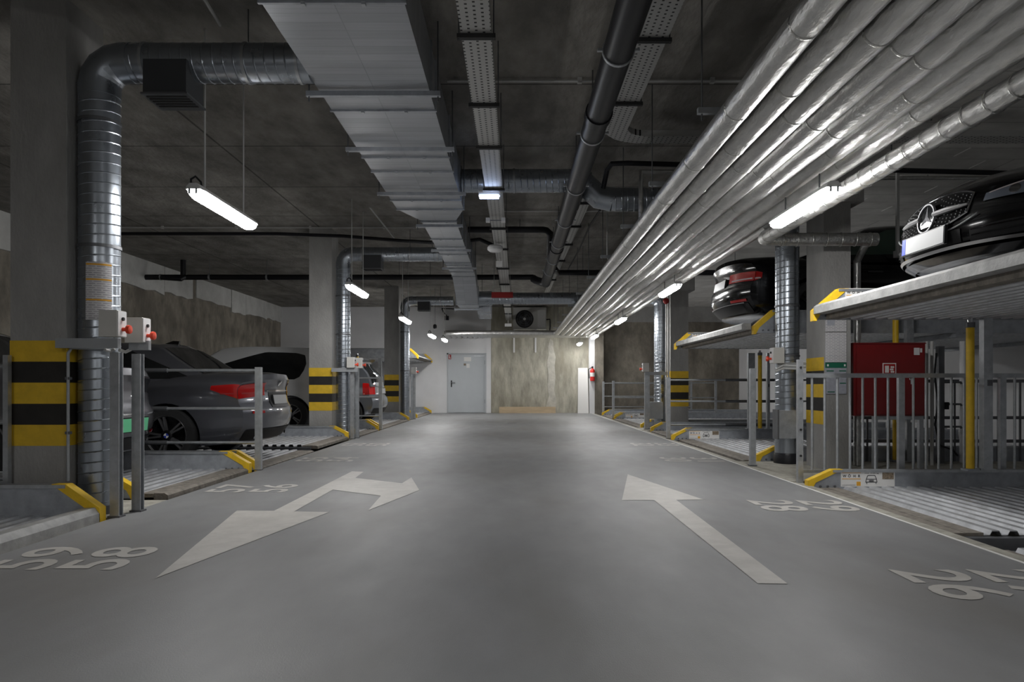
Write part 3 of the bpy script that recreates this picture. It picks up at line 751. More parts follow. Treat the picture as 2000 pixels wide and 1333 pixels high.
# ---- black drain pipes
t = thing('drain_pipe', 'black drain pipe running along the ceiling with steel clamps', 'pipe', (.71, 8, 3.3))
zp = 3.25; xp = lambda y: .715 + (y - 4) * -.001
MB().tube([(xp(.8), .8, zp), (xp(15.9), 15.9, zp)], .104, 24).build('pipe', 'black_plastic', t)
for y in (2.2, 4.9, 6.5, 8.2, 9.9, 11.4, 12.9, 14.2):
    o = MB().lathe([(.105, -.014), (.113, -.014), (.113, .014), (.105, .014)], (xp(y), y, zp), (0, 1, 0), 24, caps=False).build('clamp', 'galvanized', t)
    for s in (-1, 1): MB().box(xp(y) + s * .112, xp(y) + s * .145, y - .012, y + .012, zp - .008, zp + .008).build('clamp_screw', 'galvanized', o, smooth=False)
    MB().tube([(xp(y), y, zp + .113), (xp(y), y, ZC)], .006, 6).build('hanger_rod', 'steel_dark', o)
for y in (3.6, 6.05, 11.9): MB().lathe([(.105, -.06), (.116, -.06), (.116, .06), (.105, .06)], (xp(y), y, zp), (0, 1, 0), 24, caps=False).build('pipe_socket', 'black_plastic', t)
MB().tube([(xp(15.6), 15.8, zp), (xp(15.6) - .06, 16.05, zp + .03), (xp(15.6) - .2, 16.2, zp + .1), (xp(15.6) - .27, 16.25, zp + .15)], .09, 20).build('pipe_bend', 'black_plastic', t)
t = thing('drain_pipe', 'black branch drain pipe crossing from the left wall to the main drain', 'pipe', (-4, 15.7, 3.3))
zc = 3.43
MB().tube([(WL + .01, 16.25, zc), (.44, 16.25, zc + .0)], .062, 16).build('pipe', 'black_plastic', t)
MB().tube([(-7.5, 16.25, zc + .0), (-7.5, 16.25, ZC)], .06, 16).build('riser', 'black_plastic', t)
MB().tube([(-7.95, 16.15, zc - .02), (-7.5, 16.13, zc - .06), (-7.45, 16.2, zc)], .055, 12).build('pipe_bend', 'black_plastic', t)
for x in (-6.9, -5.6, -4.2, -2.6, -1.9, -.3): MB().tube([(x, 16.25, zc + .05), (x, 16.25, ZC)], .006, 6).build('hanger_rod', 'steel_dark', t)
for x in (-8.0, -6.9, -5.6): MB().lathe([(.063, -.02), (.072, -.02), (.072, .02), (.063, .02)], (x, 16.25, zc), (1, 0, 0), 16, caps=False).build('clamp', 'galvanized', t)
t = thing('drain_pipe', 'black branch drain pipe bending into the main drain from the rectangular duct', 'pipe', (0, 12.6, 3.6))
zz = zat(449, 12.3)
MB().tube([(XB2 + .03, 12.3, zz), (.5, 12.3, zz), (.56, 12.31, zz - .01), (.62, 12.36, zz - .05), (.63, 12.6, zz - .16), (.64, 12.95, 3.34)], .055, 14).build('pipe', 'black_plastic', t)
rod(t, .1, 12.3, zz + .05)
t = thing('drain_pipe', 'short black drain branch to the right of the main drain', 'pipe', (1.6, 14.6, 3.4))
zz = zat(533, 14.6)
MB().tube([(.815, 14.3, 3.3), (.9, 14.6, zz), (WR, 14.6, zz)], .058, 14).build('pipe', 'black_plastic', t)
for x in (1.4, 2.4, 4.5, 6.5): rod(t, x, 14.6, zz + .05)
t = thing('drain_pipe', 'black vent pipe with a square bend right of the main drain', 'pipe', (1.2, 8.2, 3.6))
zz = zat(330, 8.4)
MB().tube([(xat(1178, 8.6), 8.6, zat(368, 8.6)), (xat(1186, 8.5), 8.5, zz + .02), (xat(1195, 8.4), 8.4, zz + .06), (xat(1225, 8.4), 8.38, zz + .06), (WR - .2, 8.42, zz - .1)], .03, 12).build('pipe', 'black_plastic', t)
rod(t, 2.4, 8.4, zz)
t = thing('conduit_pipe', 'foil-wrapped pipe dropping to the aluminium pipe bundle', 'pipe', (1.9, 8.6, 3.4))
zz = zat(350, 8.6)
MB().tube([(2.55, 8.3, zz), (xat(1252, 8.3), 8.3, zz), (xat(1252, 8.3), 8.3, 2.84)], .032, 12).build('pipe', 'foil', t)
t = thing('drain_pipe', 'thin black hose sagging under the ceiling above the second left duct', 'pipe', (-2, 12.6, 3.5))
MB().tube([(-7.5, 12.7, 3.66), (-4.2, 12.7, 3.66), (-3.0, 12.62, 3.6), (-1.9, 12.55, 3.5), (XA2 - .03, 12.5, 3.46)], .03, 10).build('pipe', 'black_plastic', t)
t = thing('drain_pipe', 'black flexible hose linking the rectangular duct to the cable tray', 'pipe', (-.5, 13, 3.5))
MB().tube([(XB2 + .03, 13, 3.6), (-.62, 13.0, 3.62), (-.42, 13.0, 3.53), (-.25, 13.05, 3.42)], .035, 10).build('pipe', 'black_plastic', t)
t = thing('drain_pipe', 'thin black cable hanging in a slack line beside the far drain', 'cable', (1.5, 12, 3.5))
MB().tube([at(1172, 410, 10), at(1150, 445, 11), at(1130, 490, 13), at(1105, 535, 15.5)], .014, 8).build('cable', 'black_plastic', t)

# ---- pale conduits on the ceiling
def conduit(label, pts, r=.0125):
    t = thing('conduit', label, 'conduit', pts[0], 'pale conduits fixed to the ceiling')
    MB().tube(pts, r, 8).build('tube', 'conduit', t)
    a, b = Vector(pts[0]), Vector(pts[-1]); n = max(2, int((b - a).length / 1.1))
    for k in range(1, n):
        p = a + (b - a) * k / n
        if abs(p.z - pts[0][2]) < .02: MB().box(p.x - .02, p.x + .02, p.y - .02, p.y + .02, p.z - .02, ZC).build('clip', 'conduit', t, smooth=False)
conduit('pale conduit crossing the ceiling before the pipe bundle, nearest the large duct hanger', [(-.62, 6.66, 3.79), (4.3, 6.66, 3.79)])
conduit('pale conduit crossing the left ceiling above the parked grey saloon', [(-7.6, 12.8, 3.79), (-1.0, 12.8, 3.79)])
conduit('pale conduit crossing the ceiling beyond the right offset duct', [(-.3, 11.6, 3.79), (2.6, 11.6, 3.79)])
conduit('pale conduit running diagonally to the left lamp nearest the large duct', [at(388, -20, 4.8), at(430, 49, 5.4)])
conduit('pale conduit dropping diagonally behind the second left lamp', [at(722, 405, 10.6), at(772, 468, 13.2)])
conduit('pale conduit hanging down in front of the far pipe bundle', [at(1186, 418, 10.9), at(1186, 500, 10.9), at(1190, 514, 10.9)], .012)
t = thing('conduit', 'pale conduit on the near face of the column with control boxes', 'conduit', (-3.3, 5.27, 0))
MB().tube([at(133, 940, 5.255), at(133, 690, 5.255), at(140, 680, 5.255), at(205, 682, 5.3)], .011, 8).build('tube', 'grey_paint', t)
MB().box(-3.296, -3.262, 5.63, 5.66, .05, 3.1).build('cable_cover', 'conduit', thing('conduit', 'pale cable cover up the side of the column behind the duct with instruction sheet', 'conduit', (-3.28, 5.64, .05)), smooth=False)
for z in (.6, 1.0): MB().box(xat(129, 5.26), xat(138, 5.26), 5.245, 5.277, z, z + .02).build('clip', 'steel_dark', t, smooth=False)
t = thing('conduit', 'pale upright conduit on the side of the far left column', 'conduit', (-3.28, 20.6, 0))
MB().box(-3.299, -3.22, 20.52, 20.56, .05, 3.0).build('cable_cover', 'conduit', t, smooth=False)
t = thing('conduit', 'pair of pale upright conduits on the far right column', 'conduit', (3.42, 15.8, 0))
MB().box(3.385, 3.42, 15.76, 15.78, .05, 3.05).build('cable_cover', 'conduit', t, smooth=False)
MB().box(3.385, 3.42, 15.98, 16.02, .05, 3.05).build('cable_cover', 'conduit', t, smooth=False)

# ---- aluminium wrapped pipes
ZB = 2.75
PX = [1.44 + k * .20 for k in range(7)]; PR = .086
ring = None
for k, x in enumerate(PX):
    t = thing('insulated_pipe', ['foil-wrapped pipe on the bundle edge facing the black drain pipe', 'second foil-wrapped pipe from the black drain pipe', 'third foil-wrapped pipe from the black drain pipe', 'middle foil-wrapped pipe of the seven in the bundle', 'third foil-wrapped pipe counted from the lamp side of the bundle', 'second foil-wrapped pipe counted from the lamp side of the bundle', 'foil-wrapped pipe on the bundle edge above the tube lamps'][k], 'pipe', (x, 8, ZB), 'foil-wrapped pipes of the bundle')
    ye = 24.05 + k * .185; xl = -2.3 + .185 * k + (0 if k < 6 else 0)
    zb = ZB + .012 * math.sin(k * 3.1)
    pts = [(x, 1.2, zb), (x, ye - .13, zb)] + [(x - .13 + .13 * math.cos(a), ye - .13 + .13 * math.sin(a), zb) for a in (PI / 6, PI / 3, PI / 2)]
    pts += [(xl + .1, ye, zb), (xl + .03, ye + .03, zb), (xl, ye + .1, zb), (xl, YE - .001, zb)]
    MB().tube(pts, PR, 20).build('pipe', 'foil', t)
    ph = random.uniform(0, 1)
    for j in range(20):
        y = 2.4 + ph + j * 1.08
        if y > ye - .5: break
        if ring is None:
            ring = MB().lathe([(PR + .0003, -.012), (PR + .003, -.008), (PR + .003, .008), (PR + .0003, .012)], (0, 0, 0), (0, 1, 0), 20, caps=False).build('wrap_joint', 'foil_tape', t, local=True)
            ring.location = Vector((x, y, zb)) - off(t); ring = ring.data
        else: inst(ring, 'wrap_joint', (x, y, zb), t)
for k, y in enumerate([3.2, 5.0, 6.8, 8.6, 10.6, 12.6, 14.8, 17, 19.2, 21.4, 23.4]):
    t = thing('pipe_hanger', 'threaded-rod hanger rail carrying the foil-wrapped pipe bundle', 'hanger', (2.07, y, ZB), 'hanger rails above the pipe bundle')
    MB().box(PX[0] - .16, PX[-1] + .3, y - .02, y + .02, ZB + PR + .016, ZB + PR + .057).build('rail', 'galvanized', t, smooth=False)
    for x in (PX[0] - .13, PX[-1] + .27): MB().tube([(x, y, ZB + PR - .03), (x, y, ZC)], .006, 6).build('hanger_rod', 'steel_dark', t)
t = thing('insulated_pipe', 'foil-wrapped pipe hung beside the bundle, bending right in front of the notice column', 'pipe', (2.87, 5, 2.68))
yb = 7.86; zb = zat(468, yb); xb = xat(1488, yb); r = .071
MB().tube([(xb + .04, 1.2, zb + .03), (xb, yb - .12, zb)] + [(xb + .1 - .1 * math.cos(a), yb - .1 + .1 * math.sin(a), zb) for a in (PI / 6, PI / 3, PI / 2)] + [(xat(1712, yb), yb, zb)], r, 20).build('pipe', 'foil', t)
MB().tube([(xat(1708, yb), yb, zb - .02), (xat(1700, yb), yb + .1, zb - .03), (xat(1674, 8.64), 8.64, zb - .1), (xat(1674, 8.64), 8.64, .0)], .042, 14).build('down_pipe', 'foil', t)
for j in range(26):
    y = 2.4 + j * .21
    inst(ring, 'wrap_joint', (xb + .04 - .04 * (y - .6) / 7.2, y, zb + .03 - .03 * (y - .6) / 7.2), t).scale = (.87, .6, .87)
for j in range(7):
    o = inst(ring, 'wrap_joint', (xb + .22 + j * .16, yb, zb), t); o.rotation_euler = (0, 0, PI / 2); o.scale = (.87, .6, .87)
for y in (3.4, 5.2, 7.0): rod(t, xb + .02, y, zb + .06)
MB().tube([(2.8, 7.9, 2.72), (2.8, 24.0, 2.72)], .058, 16).build('pipe_continuation', 'foil', thing('insulated_pipe', 'slimmer foil-wrapped pipe continuing along the right edge of the bundle', 'pipe', (2.8, 12, 2.72)))

# ---- lamps
def lamp(x, y, z, label, rods=True, grp='tube lamps', top=ZC, Ln=1.22):
    t = thing('tube_lamp', label, 'lamp', (x, y, z), grp)
    def ring_(s, k): return [(x + a * k, 0, z + b) for a, b in s]
    # cover: shallow trough, tapering at both ends
    b = MB(); prof = [(-.062, .02), (-.056, -.018), (-.034, -.042), (.034, -.042), (.056, -.018), (.062, .02)]
    st = [(0, .55), (.05, .95), (.09, 1), (Ln - .09, 1), (Ln - .05, .95), (Ln, .55)]
    for (d, k) in st: b.v += [Vector((x + a * (k if k > .9 else .8), y + d, z + (c if c > 0 else c * k))) for a, c in prof]
    n = len(prof)
    for i in range(len(st) - 1):
        for j in range(n - 1): b.f.append((i * n + j, i * n + j + 1, (i + 1) * n + j + 1, (i + 1) * n + j))
    b.f += [tuple(range(n))[::-1], tuple(range((len(st) - 1) * n, len(st) * n))]
    b.build('diffuser', 'lamp_cover', t)
    b = MB(); prof = [(-.07, .016), (-.066, .036), (-.035, .062), (.035, .062), (.066, .036), (.07, .016)]
    for (d, k) in ((-.015, .8), (.06, 1), (Ln - .06, 1), (Ln + .015, .8)): b.v += [Vector((x + a * k, y + d, z + c)) for a, c in prof]
    n = len(prof)
    for i in range(3):
        for j in range(n): q = (j + 1) % n; b.f.append((i * n + j, i * n + q, (i + 1) * n + q, (i + 1) * n + j))
    b.f += [tuple(range(n))[::-1], tuple(range(3 * n, 4 * n))]
    b.build('housing', 'lamp_housing', t)
    for s in (-.027, .027): MB().box(x + s - .008, x + s + .008, y - .019, y - .005, z - .02, z + .022).build('end_clip', 'grey_paint', t, smooth=False)
    if rods:
        for d in (.2, Ln - .2): MB().tube([(x, y + d, z + .06), (x, y + d, top)], .0075, 8).build('suspension_rod', 'conduit', t)
        MB().tube([(x - .03, y + .02, z + .06), (x - .03, y + .02, z + .1), (x, y + .03, z + .125), (x + .03, y + .06, z + .09), (x + .02, y + .1, z + .05)], .009, 8).build('supply_cable', 'black_plastic', t)
    else:
        for d in (.25, Ln - .25): MB().tube([(x, y + d, z + .06), (x, y + d, top)], .007, 6).build('bracket', 'steel_dark', t)
zl = zat(374, 5.55)
LL = [(5.55, 'lit tube lamp hanging on rods between the large duct and the grey saloon'), (10.75, 'lit tube lamp hanging in front of the duct by the white people carrier'),
      (15.75, 'lit tube lamp hanging in front of the far left spiral duct'), (20.9, 'lit tube lamp hanging under a black junction box before the white wall'), (22.85, 'lit tube lamp hanging above the left edge of the steel door')]
for k, (y, l) in enumerate(LL):
    lamp(-2.46 + (-.02 if k < 3 else .2 if k == 4 else 0), y, zl, l, grp='hanging tube lamps of the left row', Ln=1.22 if k < 4 else 1.0)
lamp(-2.46, -.5, zl, 'lit tube lamp of the left row hanging above the start of the aisle', grp='hanging tube lamps of the left row'); lamp(-2.46, -5.5, zl, 'lit tube lamp of the left row at the closed back end', grp='hanging tube lamps of the left row')
MB().lathe([(.03, 0), (.055, .03), (.055, .1), (.03, .13)], (0, 0, 0), (0, 0, 1), 14).build('junction_box', 'black_plastic', thing('junction_box', 'black round junction box on the rods above a left lamp', 'junction box', (-2.3, 20.85, zl + .17)), local=True)
MB().tube([(0, 0, .12), (0, 0, ZC - zl - .17)], .006, 6).build('hanger_rod', 'steel_dark', bpy.data.objects['junction_box'], local=True)
zr = ZB - PR - .11
LR = [(5.5, 'lit tube lamp fixed under the bundle next to the black car with star emblem'), (10.7, 'lit tube lamp fixed under the bundle before the raised black saloon'),
      (15.9, 'lit tube lamp fixed under the bundle near the far right column'), (21.2, 'lit tube lamp fixed under the bundle near the end pier'), (24.3, 'lit tube lamp fixed below the bend of the pipe bundle')]
for k, (y, l) in enumerate(LR): lamp(2.45 if k < 4 else 2.26, y, zat(370, 5.5) if k < 4 else 2.42, l, rods=False, grp='tube lamps under the pipe bundle', top=ZB - PR - .006, Ln=1.22 if k < 4 else .9)
lamp(2.45, -.5, zat(370, 5.5), 'lit tube lamp of the right row hanging above the start of the aisle', grp='tube lamps under the pipe bundle'); lamp(2.45, -5.5, zat(370, 5.5), 'lit tube lamp of the right row at the closed back end', grp='tube lamps under the pipe bundle')

# ---- small ceiling devices
ye = 8.62
t = thing('emergency_light', 'small blue-white emergency light below the cable tray', 'emergency light', (xat(955, ye), ye, 3.3))
MB().box(xat(935, ye), xat(976, ye), ye - .04, ye + .05, zat(383, ye), zat(375, ye)).build('housing', 'white_plastic', t, smooth=False)
MB().box(xat(937, ye), xat(974, ye), ye - .046, ye + .04, zat(387, ye), zat(383, ye)).build('light_strip', 'led_blue', t, smooth=False)
MB().box(xat(950, ye), xat(961, ye), ye - .01, ye + .02, zat(375, ye), 3.299).build('bracket', 'steel_dark', t, smooth=False)
yd = 11.7
t = thing('detector', 'white disc-shaped detector hanging under the cable tray', 'detector', (xat(967, yd), yd, zat(486, yd)))
MB().lathe([(.02, .06), (.1, .05), (.125, .02), (.125, -.02), (.09, -.05), (.02, -.055)], (xat(967, yd), yd, zat(486, yd)), (0, 0, 1), 24).build('disc', 'white_plastic', t)
MB().tube([(xat(967, yd), yd, zat(486, yd) + .05), (xat(967, yd), yd, 3.299)], .012, 8).build('stem', 'white_plastic', t)
yd = 13.1
t = thing('junction_box', 'small white junction box under the cable tray', 'junction box', (xat(975, yd), yd, zat(516, yd)))
MB().box(xat(969, yd), xat(981, yd), yd - .05, yd + .05, zat(521, yd), zat(511, yd)).build('box', 'white_plastic', t, smooth=False)
MB().tube([(xat(975, yd), yd, zat(511, yd)), (xat(975, yd), yd, 3.299)], .01, 8).build('stem', 'white_plastic', t)
yd = 9.9
t = thing('junction_box', 'pair of white junction boxes clipped to the cable tray', 'junction box', (xat(968, yd), yd, zat(431, yd)))
for a, b_ in ((949, 957), (979, 987)): MB().box(xat(a, yd), xat(b_, yd), yd - .05, yd + .05, zat(434, yd), zat(427, yd)).build('box', 'white_plastic', t, smooth=False)
MB().box(xat(957, yd), xat(979, yd), yd - .01, yd + .01, zat(430, yd) - .01, zat(430, yd)).build('bracket', 'steel_dark', t, smooth=False)
yd = 16.1
t = thing('hanging_sign', 'dark red blank sign board hanging before the round duct', 'sign', (xat(981, yd), yd, zat(576, yd)))
MB().box(xat(960, yd), xat(1002, yd), yd - .015, yd + .015, zat(582, yd), zat(571, yd)).build('board', 'red_sign', t, smooth=False)
for p in (965, 996): MB().tube([(xat(p, yd), yd, zat(571, yd)), (xat(p, yd), yd, ZC)], .006, 6).build('hanger_rod', 'conduit', t)
yd = 22.5
t = thing('hanging_sign', 'small white plate hanging on a thin rod in front of the cooling unit', 'sign', (xat(992, yd), yd, zat(635, yd)))
MB().box(xat(986, yd), xat(999, yd), yd - .02, yd + .02, zat(638, yd), zat(632.5, yd)).build('plate', 'white_plastic', t, smooth=False)
MB().tube([(xat(992.5, yd), yd, zat(632.5, yd)), (xat(992.5, yd), yd, 3.299)], .008, 6).build('hanger_rod', 'conduit', t)
t = thing('cable_drop', 'black cable dropping to a small box on the painted end wall', 'cable', (-2, 25, 3.2))
MB().tube([at(863, 603, 24.8), at(866, 610, 25), at(872, 616, 25.6), at(873, 625, 25.75)], .02, 8).build('cable', 'black_plastic', t)
MB().tube([at(863, 603, 24.8), at(900, 604, 24.0)], .02, 8).build('cable', 'black_plastic', t)
MB().box(xat(869, 25.8), xat(877, 25.8), 25.7, 25.799, zat(626, 25.8), zat(618, 25.8)).build('wall_box', 'black_plastic', t, smooth=False)

# ---- services above the raised platforms on the right
yh = 9.36; xh = xat(1753, yh)
t = thing('hanging_bracket', 'pale square tube hanging from the ceiling beside the raised black saloon', 'bracket', (xh, yh, zat(490, yh)))
MB().box(xh - .018, xh + .018, yh - .018, yh + .018, zat(490, yh), ZC).build('tube', 'conduit', t, smooth=False)
MB().box(xh - .03, xh + .09, yh - .05, yh + .05, zat(503, yh), zat(490, yh)).build('box', 'conduit', t, smooth=False)
yh = 9.7; zh = zat(348, yh)
t = thing('insulated_pipe', 'thin foil-wrapped pipe crossing the ceiling above the raised platforms', 'pipe', (5.5, yh, zh))
MB().tube([(3.3, yh, zh), (WR - .1, yh, zh)], .028, 12).build('pipe', 'foil', t)
for x in (4.2, 5.6, 7.0): rod(t, x, yh, zh + .02)
# ================================================================== control stands
def control_stand(label, posts, y, zp, bar, boxes, sgn, wall_x, zbar):
    """posts at the aisle edge, an arm reaching to the column, control boxes with red stop buttons"""
    t = thing('control_stand', label, 'control stand', (posts[0][0], posts[0][1], 0), 'lift control stands')
    for (px, py) in posts:
        MB().prism([(px - .033, py - .03), (px + .033, py - .03), (px + .033, py - .022), (px - .02, py - .022), (px - .02, py + .022), (px + .033, py + .022), (px + .033, py + .03), (px - .033, py + .03)], 'z', 0, zp).build('post', 'galvanized', t, smooth=False)
        MB().box(px - .045, px + .045, py - .04, py + .04, 0, .012).build('base_plate', 'steel_dark', t, smooth=False)
    for (x0, x1, yy) in bar: MB().box(x0, x1, yy - .02, yy + .02, zbar - .035, zbar + .035).build('arm', 'grey_paint', t, smooth=False)
    for (bx, by, bz) in boxes:
        o = MB().box(bx - .065, bx + .065, by - .06, by + .06, bz, bz + .19).build('control_box', 'box_grey', t, smooth=False)
        fx = bx - sgn * .065                              # front of the box looks at the aisle
        MB().box(fx - sgn * .008, fx, by - .055, by + .055, bz + .005, bz + .185).build('front_panel', 'white_plastic', o, smooth=False)
        MB().lathe([(.014, 0), (.014, .03), (.03, .034), (.033, .045), (.03, .058), (.01, .062)], (fx - sgn * .008, by, bz + .055), (-sgn, 0, 0), 14).build('stop_button', 'red_button', o)
        MB().lathe([(.013, 0), (.013, .012)], (fx - sgn * .008, by, bz + .13), (-sgn, 0, 0), 10).build('key_switch', 'black_matt', o)
    return t
cs = control_stand('control stand with two grey boxes and red stop buttons by the duct with instruction sheet', [(-2.895, 5.22), (-2.865, 5.46)], 5.3, zat(690, 5.3),
              [(-3.31, -2.86, 5.19), (-2.93, -2.78, 5.47)], [(xat(221, 5.2), 5.19, zat(659, 5.2)), (xat(259, 5.4), 5.47, zat(664, 5.4) - .02)], -1, 0, zat(671, 5.2))
MB().tube([at(205, 684, 5.25), at(216, 686, 5.3), at(224, 682, 5.3)], .012, 8).build('flexible_conduit', 'conduit', cs)
MB().tube([at(233, 684, 5.4), at(245, 688, 5.45), at(254, 684, 5.47), at(256, 676, 5.47)], .013, 8).build('flexible_conduit', 'conduit', cs)
control_stand('control stand with grey box beside the column in front of the white people carrier', [(-2.93, 13.0), (-2.89, 13.2)], 13.3, 1.32, [(-3.29, -2.82, 12.93)],
              [(-2.94, 12.93, 1.29), (-2.86, 13.2, 1.29)], -1, 0, 1.25)
control_stand('control stand beside the far left column next to the white end wall', [(-2.95, 20.7), (-2.9, 20.85)], 20.8, 1.3, [(-3.25, -2.84, 20.7)], [(-2.9, 20.75, 1.32)], -1, 0, 1.28)
control_stand('control stand with white box at the second right column by the far platforms', [(2.93, 15.92), (3.0, 16.05)], 16, 1.26, [(2.9, 3.44, 15.9)], [(xat(1261, 15.9), 15.9, 1.28)], 1, 0, 1.24)
cs2 = control_stand('control stand on the spiral duct beside the notice column', [(2.86, 8.6)], 8.6, zat(720, 8.6), [(3.2, 3.55, 8.72)],
              [(xat(1519, 8.7), 8.72, zat(710, 8.7))], 1, 0, zat(714, 8.7))
MB().tube([at(1515, 722, 8.66), at(1530, 714, 8.64), at(1560, 715, 8.5), at(1572, 715, 8.2)], .011, 8).build('flexible_conduit', 'conduit', cs2)
MB().tube([at(1515, 726, 8.66), at(1530, 720, 8.64), at(1560, 721, 8.5)], .011, 8).build('flexible_conduit', 'conduit', cs2)

# instruction sheet wrapped on the near duct
cx, cy, r = -3.151, 5.45, .152
t = thing('instruction_sheet', 'long printed instruction sheet with yellow headings on the spiral duct', 'notice', (cx, cy, 1.45))
def wrap(a0, a1, z0, z1, rr, name, m, par):
    b = MB(); n = 8
    for i in range(n + 1):
        a = R(a0 + (a1 - a0) * i / n)
        for q, z in ((rr, z0), (rr, z1), (rr - .002, z0), (rr - .002, z1)): b.v.append(Vector((cx + q * math.sin(a), cy - q * math.cos(a), z)))
    for i in range(n):
        k = i * 4; b.f += [(k, k + 4, k + 5, k + 1), (k + 3, k + 7, k + 6, k + 2), (k, k + 2, k + 6, k + 4), (k + 1, k + 5, k + 7, k + 3)]
    b.f += [(0, 1, 3, 2), (n * 4, n * 4 + 2, n * 4 + 3, n * 4 + 1)]
    return b.build(name, m, par)
z0, z1 = zat(626, 5.35), zat(513, 5.35)
sh = wrap(-6, 62, z0, z1, r, 'sheet', 'print_lines', t)
for f in (.94, .68, .33): wrap(-5, 61, z0 + (z1 - z0) * f, z0 + (z1 - z0) * (f + .03), r + .001, 'heading_band', 'print_orange', sh)

# notices on the right column
t = thing('notice_board', 'column of printed paper notices with a green heading on the right column', 'notice', (3.6, 8.21, 1.3))
yn = 8.213
for (a, b_, c, d, m) in ((1612, 1653, 612, 648, 'print_lines'), (1612, 1653, 650, 708, 'print_lines'), (1612, 1653, 719, 770, 'paper_grey')):
    MB().box(xat(a, yn), xat(b_, yn), yn - .004, yn + .004, zat(d, yn), zat(c, yn)).build('notice', m, t, smooth=False)
o = MB().box(xat(1612, yn), xat(1653, yn), yn - .006, yn + .004, zat(719, yn), zat(709, yn)).build('heading_sign', 'sign_green', t, smooth=False)
for a in (1615, 1648): MB().box(xat(a, yn), xat(a + 3, yn), yn - .008, yn - .006, zat(716, yn), zat(712, yn)).build('heading_mark', 'sign_white', o, smooth=False)
MB().box(xat(1615, yn), xat(1630, yn), yn - .006, yn - .003, zat(636, yn), zat(614, yn)).build('printed_block', 'paper_grey', t, smooth=False)
for a, b_, c in ((1614, 1628, 724), (1639, 1652, 724), (1640, 1652, 748), (1616, 1630, 765)): MB().box(xat(a, yn), xat(b_, yn), yn - .006, yn - .003, zat(c + 2, yn), zat(c, yn)).build('printed_line', 'sign_green', t, smooth=False)

# ------------------------------------------------------------------ fire hose cabinet
YC = 8.3
x0, x1, zb, zt = xat(1667, YC), xat(1807, YC), zat(813, YC), zat(672, YC)
t = thing('hose_cabinet', 'dark red fire hose cabinet with hose pictogram behind the barred railing', 'cabinet', ((x0 + x1) / 2, YC, 0))
MB().box(x0, x1, YC, YC + .27, zb, zt).build('body', 'red_paint', t, smooth=False)
dr = MB().box(x0 + .03, x1 - .02, YC - .02, YC, zb + .02, zt - .025).build('door', 'red_paint', t, smooth=False)
MB().box(x0 - .006, x1 + .006, YC - .012, YC + .27, zt, zt + .012).build('top_edge', 'red_paint', t, smooth=False)
sx, sz, sw = xat(1722, YC), zat(736, YC), .155
fr = MB().box(sx, sx + sw, YC - .024, YC - .02, sz, sz + sw).build('pictogram', 'sign_white', dr, smooth=False)
MB().box(sx + .01, sx + sw - .01, YC - .026, YC - .0235, sz + .01, sz + sw - .01).build('pictogram_field', 'red_sign', fr, smooth=False)
MB().box(sx + .025, sx + .07, YC - .028, YC - .0255, sz + .045, sz + .125).build('pictogram_reel', 'sign_white', fr, smooth=False)
b = MB()
for k in range(3):
    for j in range(2): b.lathe([(.012, 0), (.012, .002)], (sx + .1 + j * .02 - (k % 2) * .008, YC - .0255, sz + .055 + k * .027), (0, -1, 0), 10)
b.build('pictogram_flames', 'sign_white', fr)
MB().box(xat(1783, YC), xat(1794, YC), YC - .023, YC - .02, zat(694, YC), zat(680, YC)).build('label', 'paper', dr, smooth=False)
MB().box(xat(1795, YC), xat(1799, YC), YC - .023, YC - .02, zat(689, YC), zat(681, YC)).build('label', 'paper', dr, smooth=False)
lk = MB().lathe([(.018, 0), (.018, .012), (.01, .02)], (xat(1776, YC), YC - .02, zat(741, YC)), (0, -1, 0), 14).build('lock', 'chrome', dr)
MB().box(xat(1775, YC), xat(1777.5, YC), YC - .04, YC - .03, zat(751, YC), zat(742, YC)).build('lock_lever', 'chrome', lk, smooth=False)
f0, f1 = xat(1708, YC), xat(1806, YC)
MB().box(f0, f1, YC + .02, YC + .07, zb - .045, zb - .002).box(f1 - .05, f1, YC + .02, YC + .07, -.004, zb - .045).box(f0, f0 + .05, YC + .02, YC + .07, -.004, zb - .045).build('stand_frame', 'galvanized', t, smooth=False)
for a in (1756, 1784): MB().box(xat(a, YC), xat(a + 7, YC), YC + .0, YC + .06, zb - .075, zb - .045).build('foot_block', 'white_plastic', t, smooth=False)
# risers and hose beside the cabinet
t = thing('service_pipes', 'pair of pale riser pipes with looped cables right of the hose cabinet', 'pipes', (xat(1816, 8.7), 8.7, 0))
for a, rr in ((1810, .018), (1820, .02)): MB().tube([(xat(a, 8.7), 8.7, -.004), (xat(a, 8.7), 8.7, 1.5)], rr, 10).build('riser', 'conduit', t)
MB().tube([at(1829, 690, 8.8), at(1825, 730, 8.8), at(1832, 790, 8.8), at(1826, 830, 8.8), at(1836, 870, 8.8), at(1862, 880, 8.9), at(1870, 890, 9)], .012, 8).build('cable', 'black_plastic', t)
MB().box(xat(1832, 8.9), xat(1843, 8.9), 8.88, 8.95, -.004, 1.45).build('rack_post', 'steel_dark', t, smooth=False)
for py in (747, 790, 834): MB().tube([at(1843, py, 8.9), at(1876, py, 8.9), at(1878, py + 3, 8.9)], .014, 8).build('rack_arm', 'steel_dark', t)
MB().box(xat(1843, 8.9), xat(1850, 8.9), 8.86, 8.96, zat(800, 8.9), zat(786, 8.9)).build('switch_box', 'black_plastic', t, smooth=False)
o = MB().tube([(xat(1880, 9.0), 9.0, -.004), (xat(1880, 9.0), 9.0, 1.52)], .035, 12); tag(o.build('riser_pipe', 'white_wall'), 'pale upright pipe right of the cable rack behind the barred railing', 'pipe')

